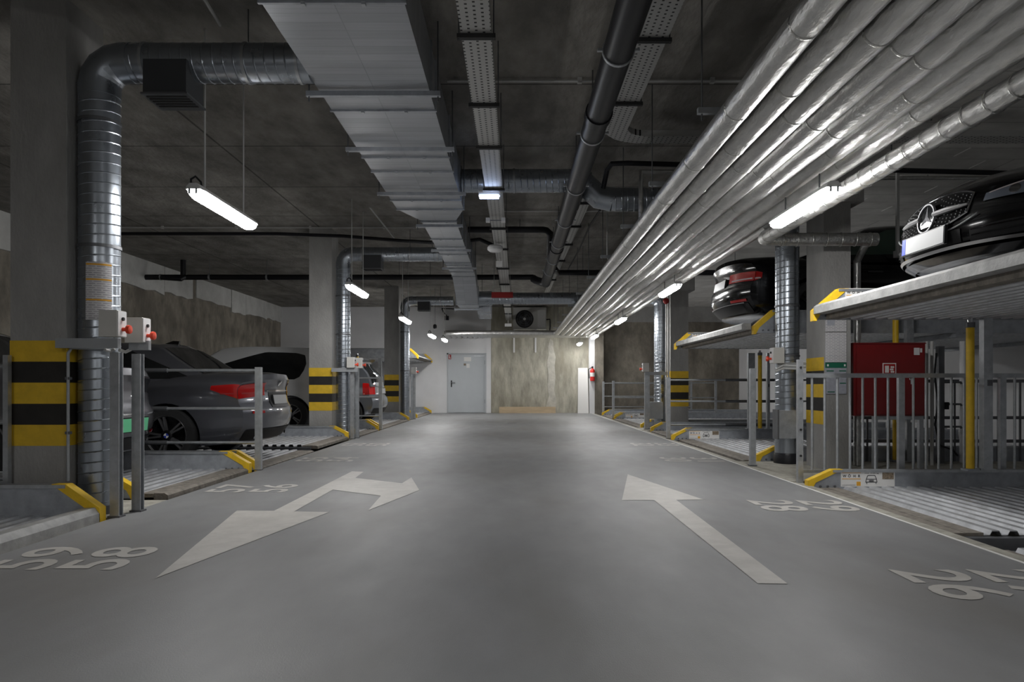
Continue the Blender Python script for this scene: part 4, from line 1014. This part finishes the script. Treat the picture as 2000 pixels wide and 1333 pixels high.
# ------------------------------------------------------------------ end wall things
y1 = YE - .01
x0, x1, zb, zt = xat(1002, y1), xat(1066, y1), zat(645, y1), zat(603, y1)
t = thing('cooling_unit', 'pale outdoor cooling unit with round fan grille on wall brackets', 'air conditioner', ((x0 + x1) / 2, y1 - .2, zb))
MB().box(x0, x1, y1 - .38, y1 - .06, zb, zt).build('casing', 'ac_body', t, smooth=False)
fx, fz = xat(1024.5, y1 - .38), zat(623.5, y1 - .38); fr_ = .32
g = MB().lathe([(fr_, -.001), (fr_, .012)], (fx, y1 - .38, fz), (0, -1, 0), 32).build('fan_opening', 'black_matt', t)
MB().lathe([(fr_, 0), (fr_ + .02, 0), (fr_ + .02, .02), (fr_, .02)], (fx, y1 - .38, fz), (0, -1, 0), 32, caps=False).build('fan_ring', 'ac_body', g)
MB().lathe([(.05, .01), (.05, .03), (.02, .035)], (fx, y1 - .38, fz), (0, -1, 0), 14).build('fan_hub', 'lamp_housing', g)
for k in range(3):
    rr = .09 + k * .08; MB().lathe([(rr, .014), (rr + .006, .014), (rr + .006, .02), (rr, .02)], (fx, y1 - .38, fz), (0, -1, 0), 28, caps=False).build('grille_ring', 'steel_dark', g)
for k in range(5):
    a = 2 * PI * k / 5; c = Vector((fx, y1 - .388, fz))
    MB().add([c + Vector((math.cos(a + d) * q, -.008, math.sin(a + d) * q)) for q, d in ((.05, -.3), (.28, -.25), (.29, .35), (.05, .4))], [(0, 1, 2, 3)]).build('fan_blade', 'dark_vent', g, smooth=False)
MB().box(xat(1050, y1 - .38), x1 - .03, y1 - .386, y1 - .38, zb + .06, zt - .1).build('service_panel', 'lamp_housing', t, smooth=False)
MB().tube([(x1 - .03, y1 - .2, zb + .35), (x1 + .14, y1 - .2, zb + .37), (x1 + .15, y1 - .15, zb + .1), (x1 + .13, y1 - .05, zb - .1)], .025, 8).build('coolant_hose', 'black_plastic', t)
for p in (1004, 1046):
    xx = xat(p, y1)
    MB().box(xx - .025, xx + .025, y1 - .42, y1, zb - .05, zb - .001).box(xx - .03, xx + .03, y1 - .03, y1 + .009, zat(689, y1), zb).build('wall_bracket', 'white_plastic', t, smooth=False)
x0, x1 = xat(975, 25.6), xat(1085, 25.6)
t = thing('plywood_box', 'long pale plywood panel lying on edge against the raw end wall', 'panel', ((x0 + x1) / 2, 25.6, 0))
MB().box(x0, x1, 25.58, 25.62, .0, .225).build('sheet', 'plywood', t, smooth=False)
MB().box(x0 + .02, x1 - .02, 25.62, 25.7, 0, .22).build('backing', 'plywood', t, smooth=False)
b = MB().add([(2.26, 25.45, 0), (2.65, 25.45, 0), (2.64, 25.72, 1.62), (2.30, 25.72, 1.62), (2.26, 25.48, 0), (2.65, 25.48, 0), (2.64, 25.75, 1.62), (2.30, 25.75, 1.62)],
             [(0, 1, 2, 3), (7, 6, 5, 4), (0, 4, 5, 1), (1, 5, 6, 2), (2, 6, 7, 3), (3, 7, 4, 0)])
tag(b.build('leaning_board', 'sign_white', smooth=False), 'tall white board leaning on the end wall beside the fire extinguisher', 'board')
ex, ey, ez = 2.76, 25.24, zat(745, 25.25)
t = thing('fire_extinguisher', 'red fire extinguisher hung on the pale end pier', 'fire extinguisher', (ex, ey, ez))
MB().lathe([(.06, 0), (.085, .015), (.085, .36), (.07, .41), (.03, .44), (.025, .46)], (ex, ey, ez), (0, 0, 1), 18).build('cylinder', 'extinguisher_red', t)
MB().lathe([(.0875, .16), (.0875, .3)], (ex, ey, ez), (0, 0, 1), 18, caps=False).build('label_band', 'sign_white', t)
MB().box(ex - .03, ex + .03, ey - .02, ey + .02, ez + .455, ez + .52).build('valve', 'black_plastic', t, smooth=False)
MB().tube([(ex - .03, ey, ez + .48), (ex - .13, ey, ez + .42), (ex - .11, ey - .03, ez + .1)], .013, 8).build('hose', 'black_plastic', t)
MB().box(ex - .03, ex + .03, ey + .08, 25.352, ez + .2, ez + .3).build('wall_hook', 'steel_dark', t, smooth=False)
# small red sign and grey box on the far right column
t = thing('alarm_sounder', 'small round red alarm device high on the far right column', 'alarm', (3.43, 15.7, 2.65))
MB().lathe([(.06, 0), (.07, .03), (.05, .08), (.02, .1)], (xat(1301, 15.7), 15.74, zat(588, 15.7)), (0, -1, 0), 16).build('sounder', 'red_sign', t)
# drain grate line on the aisle
p = gr(1000, 827)
tag(MB().box(p.x - .12, p.x + .12, p.y - .04, p.y + .04, .0, .004).build('floor_plate', 'steel_dark', smooth=False), 'small dark floor cover on the aisle before the raw end wall', 'floor cover')
# ================================================================== cars
def curve(tbl):
    xs = [p[0] for p in tbl]; ys = [p[1] for p in tbl]; n = len(xs)
    d = [(ys[i + 1] - ys[i]) / (xs[i + 1] - xs[i]) for i in range(n - 1)]; m = [d[0]]
    for i in range(1, n - 1): m.append(0 if d[i - 1] * d[i] <= 0 else 2 * d[i - 1] * d[i] / (d[i - 1] + d[i]))
    m.append(d[-1])
    def f(x):
        if x <= xs[0]: return ys[0]
        if x >= xs[-1]: return ys[-1]
        i = 0
        while x > xs[i + 1]: i += 1
        h = xs[i + 1] - xs[i]; t = (x - xs[i]) / h
        return (2 * t**3 - 3 * t**2 + 1) * ys[i] + (t**3 - 2 * t**2 + t) * h * m[i] + (-2 * t**3 + 3 * t**2) * ys[i + 1] + (t**3 - t**2) * h * m[i + 1]
    return f
class Shell:
    """a closed car shell: u along the length (0 rear, 1 front), v across (-1..1), t up (0..1)"""
    def __init__(s, hw, zb, zt, xr, xf, ws, wp, rr, rf, crown=.03, edge=.03, p=3.2, pr=2.6):
        s.hw = hw; s.zb = curve(zb); s.zt = curve(zt); s.xr = curve(xr); s.xf = curve(xf); s.ws = curve(ws); s.wp = curve(wp)
        s.rr = rr; s.rf = rf; s.crown = crown; s.edge = edge; s.p = p; s.pr = pr
    def pos(s, u, v, t):
        a, b = s.xr(t), s.xf(t); av = abs(v)
        xn = a + (b - a) * u
        x = xn + s.rr * av ** s.pr * (1 - u) ** 5 - s.rf * av ** s.pr * u ** 5
        z0, z1 = s.zb(xn), s.zt(xn)
        z = z0 + (z1 - z0) * t + t ** 3 * (s.crown * (1 - v * v) - s.edge * av ** 8)
        y = v * s.hw * s.ws(t) * s.wp(xn)
        return Vector((x, y, z))
    def nrm(s, u, v, t, face):
        e = .004
        if face in ('rear', 'front'): d1 = s.pos(u, v + e, t) - s.pos(u, v - e, t); d2 = s.pos(u, v, min(1, t + e)) - s.pos(u, v, max(0, t - e))
        elif face == 'side': d1 = s.pos(min(1, u + e), v, t) - s.pos(max(0, u - e), v, t); d2 = s.pos(u, v, min(1, t + e)) - s.pos(u, v, max(0, t - e))
        else: d1 = s.pos(min(1, u + e), v, t) - s.pos(max(0, u - e), v, t); d2 = s.pos(u, v + e, t) - s.pos(u, v - e, t)
        n = d1.cross(d2).normalized(); ref = {'rear': Vector((-1, 0, 0)), 'front': Vector((1, 0, 0)), 'side': Vector((0, v, 0)), 'top': Vector((0, 0, 1))}[face]
        return n if n.dot(ref) > 0 else -n
    def mesh(s, nu=44, nv=16, nt=12):
        b = MB(); idx = {}
        def V(i, j, k):
            key = (i, j, k)
            if key not in idx: idx[key] = len(b.v); b.v.append(s.pos(i / nu, -1 + 2 * j / nv, k / nt))
            return idx[key]
        for i in range(nu):
            for j in range(nv):
                for k in (0, nt): b.f.append((V(i, j, k), V(i + 1, j, k), V(i + 1, j + 1, k), V(i, j + 1, k)))
            for k in range(nt):
                for j in (0, nv): b.f.append((V(i, j, k), V(i + 1, j, k), V(i + 1, j, k + 1), V(i, j, k + 1)))
        for j in range(nv):
            for k in range(nt):
                for i in (0, nu): b.f.append((V(i, j, k), V(i, j + 1, k), V(i, j + 1, k + 1), V(i, j, k + 1)))
        return b
    def patch(s, face, a0, a1, lo, hi, na=8, nb=4, o=.006, side=1, b=None):
        """panel lying on the shell; a runs along u (side/top) or v (rear/front), lo/hi bound t (or v on top)"""
        b = b or MB(); lo = lo if callable(lo) else (lambda q, c=lo: c); hi = hi if callable(hi) else (lambda q, c=hi: c); n0 = len(b.v)
        for i in range(na + 1):
            q = i / na; a = a0 + (a1 - a0) * q
            for j in range(nb + 1):
                c = lo(q) + (hi(q) - lo(q)) * j / nb
                if face == 'side': A = (a, side, c)
                elif face == 'top': A = (a, c, 1)
                else: A = (0 if face == 'rear' else 1, a, c)
                b.v.append(s.pos(*A) + s.nrm(*A, face) * o)
        for i in range(na):
            for j in range(nb):
                k = n0 + i * (nb + 1) + j; b.f.append((k, k + nb + 1, k + nb + 2, k + 1))
        return b
    def on(s, face, a, c, side=1):
        A = (a, side, c) if face == 'side' else (a, c, 1) if face == 'top' else (0 if face == 'rear' else 1, a, c)
        return s.pos(*A), s.nrm(*A, face)

def arches(ob, cuts):
    """cut the wheel openings into a body"""
    c = MB()
    for (x, y, z, r) in cuts: c.lathe([(r, -.34), (r, .34)], (x, y, z), (0, 1, 0), 32)
    co = c.build('cut', 'trim_black', None, smooth=False)
    m = ob.modifiers.new('b', 'BOOLEAN'); m.operation = 'DIFFERENCE'; m.object = co; m.solver = 'EXACT'
    par = ob.parent; mw = ob.matrix_world.copy(); ob.parent = None
    bpy.context.view_layer.update()
    me = bpy.data.meshes.new_from_object(ob.evaluated_get(bpy.context.evaluated_depsgraph_get()))
    ob.modifiers.clear(); old = ob.data; ob.data = me; me.name = old.name; bpy.data.meshes.remove(old)
    cm = co.data; bpy.data.objects.remove(co); bpy.data.meshes.remove(cm)
    me.polygons.foreach_set('use_smooth', [True] * len(me.polygons)); me.set_sharp_from_angle(angle=R(42))
    ob.parent = par
def wheel(t, x, y, z, r, s, rim, nsp=10, w=.22, rr=.72, emblem=False):
    """s: outward side"""
    wh = MB().lathe([(r * rr, -w * .5), (r * .95, -w * .5), (r, -w * .36), (r, w * .36), (r * .95, w * .5), (r * rr, w * .5)], (x, y, z), (0, s, 0), 36, caps=False).build('wheel', 'rubber', t, local=True)
    MB().lathe([(r * rr, w * .48), (r * rr * .97, w * .5), (r * rr * .93, w * .44), (r * rr * .9, -w * .1), (.02, -w * .12)], (x, y, z), (0, s, 0), 36, caps=False).build('rim', 'rim_black', wh, local=True)
    lip = MB().lathe([(r * rr * .94, w * .47), (r * rr * 1.0, w * .5), (r * rr * 1.0, w * .46)], (x, y, z), (0, s, 0), 36, caps=False).build('rim_edge', rim, wh, local=True)
    for k in range(nsp):
        a = 2 * PI * (k // 2) / (nsp / 2) + (.13 if k % 2 else -.13); d = Vector((math.cos(a), 0, math.sin(a))); n = Vector((-d.z, 0, d.x)); c = Vector((x, y + s * w * .40, z)); q = Vector((0, s, 0))
        vs = [c + d * .05 - n * .012, c + d * .05 + n * .012, c + d * r * rr * .96 + n * .010, c + d * r * rr * .96 - n * .010]
        MB().add([v + q * .012 for v in vs] + [v - q * .03 for v in vs], [(0, 1, 2, 3), (0, 4, 5, 1), (1, 5, 6, 2), (2, 6, 7, 3), (3, 7, 4, 0)]).build('spoke', rim, wh, local=True, smooth=False)
    hb = MB().lathe([(.065, -.02), (.065, .01), (.045, .02)], (x, y + s * w * .42, z), (0, s, 0), 20).build('hub_cap', 'rim_black', wh, local=True)
    if emblem:
        yy = y + s * (w * .42 + .021)
        for k in range(4):
            pts = [Vector((x, yy, z))] + [Vector((x + .03 * math.cos(PI / 2 * k + a), yy, z + .03 * math.sin(PI / 2 * k + a))) for a in (0, PI / 8, PI / 4, PI * 3 / 8, PI / 2)]
            MB().add(pts, [(0, 1, 2, 3, 4, 5)]).build('emblem_quarter', 'plate_blue' if k % 2 else 'sign_white', wh, local=True, smooth=False)
def plate(t, p, n, w, h, m='plate_white', blue=0):
    """number plate centred at p facing n"""
    n = Vector(n).normalized(); a = Vector((0, 0, 1)).cross(n).normalized(); up = n.cross(a).normalized()
    def q(u0, u1, v0, v1, d0, d1): return MB().add([p + a * u + up * v + n * d for d in (d0, d1) for u, v in ((u0, v0), (u1, v0), (u1, v1), (u0, v1))],
                                                   [(0, 3, 2, 1), (4, 5, 6, 7), (0, 1, 5, 4), (1, 2, 6, 5), (2, 3, 7, 6), (3, 0, 4, 7)])
    b = q(-w / 2 - .008, w / 2 + .008, -h / 2 - .008, h / 2 + .008, -.015, .008).build('plate_holder', 'trim_black', t, local=True, smooth=False)
    q(-w / 2, w / 2, -h / 2, h / 2, .008, .011).build('number_plate', m, b, local=True, smooth=False)
    if blue: q(-w / 2, -w / 2 + .045, -h / 2, h / 2, .011, .0125).build('plate_band', 'plate_blue', b, local=True, smooth=False) if blue > 0 else q(w / 2 - .045, w / 2, -h / 2, h / 2, .011, .0125).build('plate_band', 'plate_blue', b, local=True, smooth=False)

def saloon(name, label, loc, rz, paint, Ln=4.95, hw=.93, hz=1.46, rim='rim_black', wr=.335, deck=1.07, hood=.98, nose=.72, roof=(1.85, 2.95), glass=(.62, 3.75), rear_oh=1.12, front_oh=.84, glassm='glass_dark', emblem=False, dlo=.08):
    t = thing(name, label, 'car', loc, None, rz)
    x1, x2 = rear_oh, Ln - front_oh
    low = Shell(hw, [(0, .27), (.35, .22), (1.6, .17), (Ln - 1, .17), (Ln - .2, .2), (Ln, .22)],
                [(0, deck - .035), (.12, deck), (.5, deck + .015), (1.3, deck - .04), (glass[1] * .63, .95), (glass[1] - .3, .94), (glass[1], hood), (Ln - .7, hood - .12), (Ln - .25, nose + .06), (Ln, nose)],
                [(0, .16), (.08, .1), (.22, .02), (.36, 0), (.52, .015), (.58, .055), (.8, .075), (.93, .03), (1, .05)],
                [(0, Ln - .12), (.12, Ln - .02), (.4, Ln), (.65, Ln - .03), (.9, Ln - .1), (1, Ln - .2)],
                [(0, .90), (.12, .955), (.35, .985), (.6, 1.0), (.8, .985), (.93, .945), (1, .88)],
                [(0, .93), (.5, .975), (1.3, 1), (Ln - 1.2, 1), (Ln - .4, .965), (Ln, .92)], .2, .32)
    bd = low.mesh(48, 16, 14).build('body', paint, t, local=True)
    arches(bd, [(x, s * hw, wr + .0, wr + .05) for x in (x1, x2) for s in (-1, 1)])
    r0, r1 = roof; g0, g1 = glass
    cab = Shell(hw, [(0, .9), (Ln, .9)], [(r0 - .5, hz - .1), (r0, hz - .03), ((r0 + r1) / 2, hz), (r1, hz - .03), (r1 + .5, hz - .12)],
                [(0, g0), (.35, g0 + (r0 - g0) * .38), (.8, g0 + (r0 - g0) * .84), (1, r0 + .05)], [(0, g1), (.4, g1 - (g1 - r1) * .4), (.85, g1 - (g1 - r1) * .87), (1, r1 - .05)],
                [(0, .955), (.15, .93), (.5, .84), (.85, .735), (.95, .68), (1, .6)], [(g0, .84), (g0 + .7, .96), (g0 + 1.3, 1), (g1 - .8, 1), (g1, .86)], .02, .12, .035, .0)
    cb = cab.mesh(36, 12, 10).build('cabin', paint, t, local=True)
    for s in (-1, 1):
        lo = lambda q: .2 + .05 * (1 - q) ** 6; hi = lambda q: .2 + .66 * min(1, (max(0.001, q) / .22) ** .6) * min(1, (max(0.001, (1 - q)) / .3) ** .75)
        cab.patch('side', dlo, .93, lo, hi, 26, 4, .005, s).build('side_window', glassm, cb, local=True)
        b = MB(); cab.patch('side', .475, .5, .2, .86, 2, 4, .008, s, b); b.build('door_pillar', 'trim_black', cb, local=True)
        MB().add([], [])
        # mirror
        p, n = cab.on('side', .88, .22, s)
        MB().lathe([(.02, 0), (.075, .03), (.085, .1), (.06, .17), (.02, .19)], p + Vector((0, s * .02, -.01)), (0, s, 0), 12).build('mirror', paint, t, local=True)
        # door handles and sill
        for u in (.36, .56):
            p, n = low.on('side', u, .79, s); MB().box(p.x - .1, p.x + .1, p.y - .012, p.y + s * .018 if s > 0 else p.y + .012, p.z - .012, p.z + .012).build('door_handle', paint, t, local=True, smooth=False)
        low.patch('side', .27, .78, .0, .1, 14, 2, .006, s).build('sill_trim', 'trim_black', t, local=True)
    cab.patch('rear', -.86, .86, .1, .93, 12, 6, .005).build('rear_window', 'glass_dark', cb, local=True)
    cab.patch('front', -.9, .9, .08, .95, 12, 6, .005).build('windscreen', 'glass_dark', cb, local=True)
    for x in (x1, x2):
        for s in (-1, 1): wheel(t, x, s * (hw - .13), wr, wr, s, rim, emblem=emblem)
    low.patch('rear', -.92, .92, .02, .17, 16, 3, .006).build('rear_diffuser', 'trim_black', t, local=True)
    return t, low, cab

# grey saloon, tail to the aisle
t, low, cab = saloon('saloon_car', 'dark grey saloon with red tail lamps parked behind the tube railing', (-3.03, 9.42, .03), PI, 'paint_grey', emblem=True, rear_oh=1.1, glass=(.36, 3.7), roof=(1.3, 2.85), rim='spoke', dlo=.07)
for s in (-1, 1):
    b = MB(); low.patch('rear', s * .5, s * 1.0, lambda q: .68 - .03 * q, .88, 10, 4, .007, 1, b)
    low.patch('side', .0, .078, lambda q: .65 + .13 * q, lambda q: .88 - .04 * q, 10, 4, .007, s, b)
    o = b.build('tail_lamp', 'tail_red', t, local=True)
    b = MB(); low.patch('rear', s * .62, s * .95, .715, .735, 8, 1, .011, 1, b); low.patch('side', .01, .05, .715, .735, 6, 1, .011, s, b); b.build('lamp_bar', 'red_sign', o, local=True)
    low.patch('rear', s * .62, s * .86, .42, .46, 6, 2, .008).build('reflector', 'tail_red', t, local=True)
    p, n = low.on('rear', s * .62, .1); MB().lathe([(.05, -.08), (.05, .02), (.042, .02), (.042, -.06)], p + Vector((.03, 0, -.02)), (-1, 0, 0), 16, caps=False).build('exhaust', 'chrome', t, local=True)
low.patch('rear', -.38, .38, .5, .72, 10, 4, .005).build('plate_recess', 'trim_black', t, local=True)
p, n = low.on('rear', 0, .61); plate(t, p + n * .01, n, .5, .115)
low.patch('rear', -.45, .45, .735, .75, 10, 1, .012).build('boot_trim', 'chrome', t, local=True)
p, n = low.on('rear', 0, .86); MB().lathe([(.04, 0), (.04, .012), (.02, .014)], p, n, 18).build('boot_emblem', 'chrome', t, local=True)
MB().prism([(1.38, 1.43), (1.62, 1.455), (1.44, 1.52), (1.36, 1.515)], 'y', -.02, .02).build('roof_antenna', 'paint_black', t, local=True)

# car with the green plate
t, low, cab = saloon('saloon_car', 'dark grey car with a green number plate half hidden behind the control stand', (-3.76, 7.06, .05), PI, 'paint_darkgrey', hw=.88, Ln=4.5, glass=(.55, 3.4), roof=(1.5, 2.6), rear_oh=.95)
for s in (-1, 1):
    b = MB(); low.patch('rear', s * .42, s * 1.0, .72, .9, 10, 4, .007, 1, b); low.patch('side', 0, .05, .72, .9, 5, 4, .007, s, b); b.build('tail_lamp', 'glass_dark', t, local=True)
    low.patch('rear', s * .55, s * .9, .2, .24, 6, 2, .009).build('reflector', 'tail_red', t, local=True)
low.patch('rear', -.9, .9, .45, .47, 14, 1, .012).build('bumper_trim', 'chrome', t, local=True)
p, n = low.on('rear', 0, .33); plate(t, p + n * .012, n, .52, .13, 'plate_green')

# raised black saloon
t, low, cab = saloon('saloon_car', 'black saloon with red tail lamps standing on a raised platform', (2.93, 10.35, 1.69), 0, 'paint_black', hw=.92, glassm='glass_green', rear_oh=1.05, deck=1.0)
for s in (-1, 1):
    b = MB(); low.patch('rear', s * .4, s * 1.0, lambda q: .58 - .02 * q, .74, 10, 4, .007, 1, b); low.patch('side', 0, .022, lambda q: .56 + .05 * q, lambda q: .74 - .03 * q, 8, 4, .007, s, b)
    o = b.build('tail_lamp', 'tail_red', t, local=True)
    b = MB(); low.patch('rear', s * .5, s * .97, .595, .62, 10, 1, .012, 1, b); low.patch('side', 0.0, .018, .595, .62, 6, 1, .012, s, b); b.build('lamp_bar', 'tail_clear', o, local=True)
    low.patch('rear', s * .55, s * .92, .2, .245, 8, 2, .009).build('reflector', 'tail_red', t, local=True)
p, n = low.on('rear', 0, .6); plate(t, p + n * .012, n, .52, .115)
low.patch('rear', -.8, .8, .05, .16, 16, 3, .012).build('diffuser', 'trim_black', t, local=True)
low.patch('rear', -.86, .86, .175, .19, 16, 1, .014).build('diffuser_trim', 'rim_silver', t, local=True)

# hatchbacks
def hatch(label, loc, paint, Ln=4.3, hw=.9, hz=1.53, wr=.32, rear_oh=.62, rim='rim_silver'):
    t = thing('hatchback_car', label, 'car', loc, None, PI)
    x1, x2 = rear_oh, Ln - .82
    low = Shell(hw, [(0, .3), (.35, .24), (1.6, .19), (Ln - 1, .19), (Ln, .24)], [(0, .98), (.3, .99), (2, .95), (3.1, .95), (3.4, .97), (Ln - .5, .84), (Ln, .72)],
                [(0, .12), (.1, .06), (.3, .0), (.5, .02), (.56, .07), (1, .1)], [(0, Ln - .1), (.3, Ln), (.7, Ln - .05), (1, Ln - .22)],
                [(0, .9), (.12, .95), (.4, .99), (.65, 1), (.9, .96), (1, .92)], [(0, .93), (.5, .98), (1.2, 1), (Ln - 1, 1), (Ln, .92)], .16, .3, .02, .0)
    bd = low.mesh(44, 14, 12).build('body', paint, t, local=True); arches(bd, [(x, s * hw, wr, wr + .05) for x in (x1, x2) for s in (-1, 1)])
    cab = Shell(hw, [(0, .9), (Ln, .9)], [(0, hz - .1), (.5, hz - .03), (1.6, hz), (2.3, hz - .04), (3, hz - .15)], [(0, .1), (.5, .22), (.85, .4), (1, .3)], [(0, 3.45), (.5, 2.95), (1, 2.3)],
                [(0, .95), (.15, .92), (.5, .85), (.85, .76), (1, .66)], [(0, .93), (.8, .98), (2.4, 1), (3.4, .9)], .1, .1, .03, .0)
    cb = cab.mesh(34, 12, 10).build('cabin', paint, t, local=True)
    for s in (-1, 1):
        hi = lambda q: .18 + .68 * min(1, (max(.001, 1 - q) / .55) ** .6) * (.93 + .07 * min(1, q / .1))
        cab.patch('side', .045, .93, lambda q: .18 + .58 * max(0, 1 - q / .13), hi, 26, 4, .005, s).build('side_window', 'glass_dark', cb, local=True)
        b = MB(); low.patch('rear', s * .72, s * 1.0, .62, .98, 6, 6, .007, 1, b); low.patch('side', 0, .04, .62, .98, 4, 6, .007, s, b); b.build('tail_lamp', 'tail_red', t, local=True)
        for u in (.3, .52):
            p, n = low.on('side', u, .8, s); MB().box(p.x - .09, p.x + .09, p.y - .014, p.y + .014, p.z - .012, p.z + .012).build('door_handle', paint, t, local=True, smooth=False)
        p, n = cab.on('side', .86, .22, s); MB().lathe([(.02, 0), (.075, .03), (.085, .1), (.06, .17)], p, (0, s, 0), 12).build('mirror', paint, t, local=True)
    cab.patch('rear', -.88, .88, .12, .85, 12, 6, .005).build('rear_window', 'glass_dark', cb, local=True)
    cab.patch('front', -.9, .9, .1, .95, 12, 6, .005).build('windscreen', 'glass_dark', cb, local=True)
    for x in (x1, x2):
        for s in (-1, 1): wheel(t, x, s * (hw - .13), wr, wr, s, rim, rr=.64)
    low.patch('rear', -.9, .9, .0, .16, 14, 3, .006).build('bumper_trim', 'trim_black', t, local=True)
    p, n = low.on('rear', 0, .72); plate(t, p + n * .01, n, .5, .12)
    low.patch('rear', -.5, .5, .84, .87, 10, 1, .012).build('boot_trim', 'chrome', t, local=True)
    return t
hatch('white people carrier behind the grey saloon, beside the hazard column', (-3.5, 14.62, .05), 'paint_white', hz=1.68, hw=.87, Ln=4.5, wr=.34, rear_oh=.8)
hatch('silver hatchback with tall red tail lamps behind the tube railing', (-3.05, 17.1, .05), 'paint_silver', hz=1.56, rear_oh=.72)

# black car with the star emblem, nose to the aisle
Ln = 4.7
zc = 1.65
t, low, cab = saloon('coupe_car', 'black car with star emblem and studded grille standing on the raised platform', (2.985 + Ln, 5.2, zc), PI, 'paint_black', Ln=Ln, hw=.92, hz=1.42, nose=.66, hood=.95, rear_oh=1.0, front_oh=.86, glass=(.6, 3.35), roof=(1.6, 2.5), wr=.34)
# grille: dark field, chrome edge, bar, studs and star
def gv(q): return (-.47 + .94 * q)
glo = lambda q: .38 + .17 * abs(2 * q - 1) ** 2.2
ghi = lambda q: .90 - .10 * abs(2 * q - 1) ** 3
gr_ = low.patch('front', -.47, .47, glo, ghi, 22, 8, .008).build('grille', 'grille_black', t, local=True)
b = MB(); pts = []
for i in range(23):
    q = i / 22; p, n = low.on('front', gv(q), glo(q)); pts.append(p + n * .012)
for i in range(23):
    q = 1 - i / 22; p, n = low.on('front', gv(q), ghi(q)); pts.append(p + n * .012)
MB().tube(pts + [pts[0]], .007, 6, caps=False).build('grille_frame', 'chrome', gr_, local=True)
for s in (-1, 1):
    pts = [sum(((low.on('front', s * (.1 + .36 * i / 8), .655)[k] * w for k, w in ((0, 1), (1, .02)))), Vector()) for i in range(9)]
    MB().tube(pts, [.022] * 5 + [.018, .015, .012, .008], 8).build('grille_bar', 'rim_silver', gr_, local=True)
b = MB()
for i in range(21):
    q = (i + .5) / 21; v = gv(q)
    for j in range(9):
        f = (j + .5) / 9
        tt = glo(q) + (ghi(q) - glo(q)) * f + (.012 if i % 2 else -.012)
        if abs(tt - .655) < .035 or abs(v) < .12 and abs(tt - .64) < .2: continue
        if tt < glo(q) + .02 or tt > ghi(q) - .02: continue
        p, n = low.on('front', v, tt); a = Vector((0, .0065, 0)); c = n.cross(Vector((0, 1, 0))).normalized() * .0065
        b.add([p + n * .009 + a, p + n * .009 + c, p + n * .009 - a, p + n * .009 - c, p + n * .017], [(0, 1, 4), (1, 2, 4), (2, 3, 4), (3, 0, 4)])
o = b.build('grille_studs', 'rim_silver', gr_, local=True, smooth=False, kind='stuff')
p, n = low.on('front', 0, .635); p = p + n * .016; n = Vector((1, 0, .12)).normalized(); ya = Vector((0, 1, 0)); za_ = n.cross(ya).normalized()
if za_.z < 0: za_ = -za_
em = MB().lathe([(.098, -.012), (.098, .004)], p, n, 32).build('emblem', 'glass_dark', gr_, local=True)
MB().lathe([(.096, .0), (.096, .014), (.106, .014), (.106, -.004)], p, n, 32, caps=False).build('emblem_ring', 'emblem_metal', em, local=True)
b = MB()
for k in range(3):
    a = PI / 2 + 2 * PI * k / 3; d = ya * math.cos(a) + za_ * math.sin(a); e = n.cross(d).normalized()
    b.add([p + n * .016, p + e * .017 + d * .006 + n * .006, p + d * .094 + n * .008, p - e * .017 + d * .006 + n * .006], [(0, 1, 2), (0, 2, 3)])
b.build('emblem_star', 'emblem_metal', em, local=True, smooth=False)
for s in (-1, 1):
    b = MB(); low.patch('front', s * .57, s * 1.0, lambda q: .66 + .02 * q, lambda q: .76 + .16 * q, 10, 4, .007, 1, b)
    low.patch('side', 1.0, .92, lambda q: .68 + .12 * q, lambda q: .92 + .0 * q, 8, 4, .007, s, b)
    hl = b.build('headlamp', 'headlamp', t, local=True)
    b = MB(); low.patch('front', s * .6, s * 1.0, lambda q: .745 + .15 * q, lambda q: .757 + .155 * q, 10, 1, .012, 1, b); b.build('lamp_strip', 'tail_clear', hl, local=True)
    for v, c in ((.76, .745), (.88, .78)):
        p, n = low.on('front', s * v, c); MB().lathe([(.03, .0), (.034, .012), (.022, .014)], p, n, 16).build('lamp_lens', 'chrome', hl, local=True)
    it = low.patch('front', s * .5, s * .93, lambda q: .12 + .03 * q, lambda q: .30 + .1 * q - .06 * q * q, 10, 4, .006).build('air_intake', 'trim_black', t, local=True)
    for c in (.2, .28):
        low.patch('front', s * .52, s * .95, lambda q, c=c: c + .03 * q, lambda q, c=c: c + .018 + .03 * q, 10, 1, .016).build('intake_fin', 'paint_black', it, local=True)
    pts = [sum(((low.on('front', s * (.3 + .26 * i / 6), .36 + .14 * (i / 6) ** 2)[k] * w for k, w in ((0, 1), (1, .012)))), Vector()) for i in range(7)]
    MB().tube(pts, .006, 6).build('bumper_trim', 'rim_silver', t, local=True)
low.patch('front', -.42, .42, .14, .34, 12, 4, .006).build('lower_grille', 'trim_black', t, local=True)
low.patch('front', -.86, .86, .1, .125, 18, 1, .02).build('splitter_trim', 'rim_silver', t, local=True)
low.patch('front', -.9, .9, .0, .075, 18, 2, .025).build('splitter', 'paint_black', t, local=True)
p, n = low.on('front', 0, .295); plate(t, p + Vector((.02, 0, 0)), (1, 0, .05), .52, .115, blue=1)
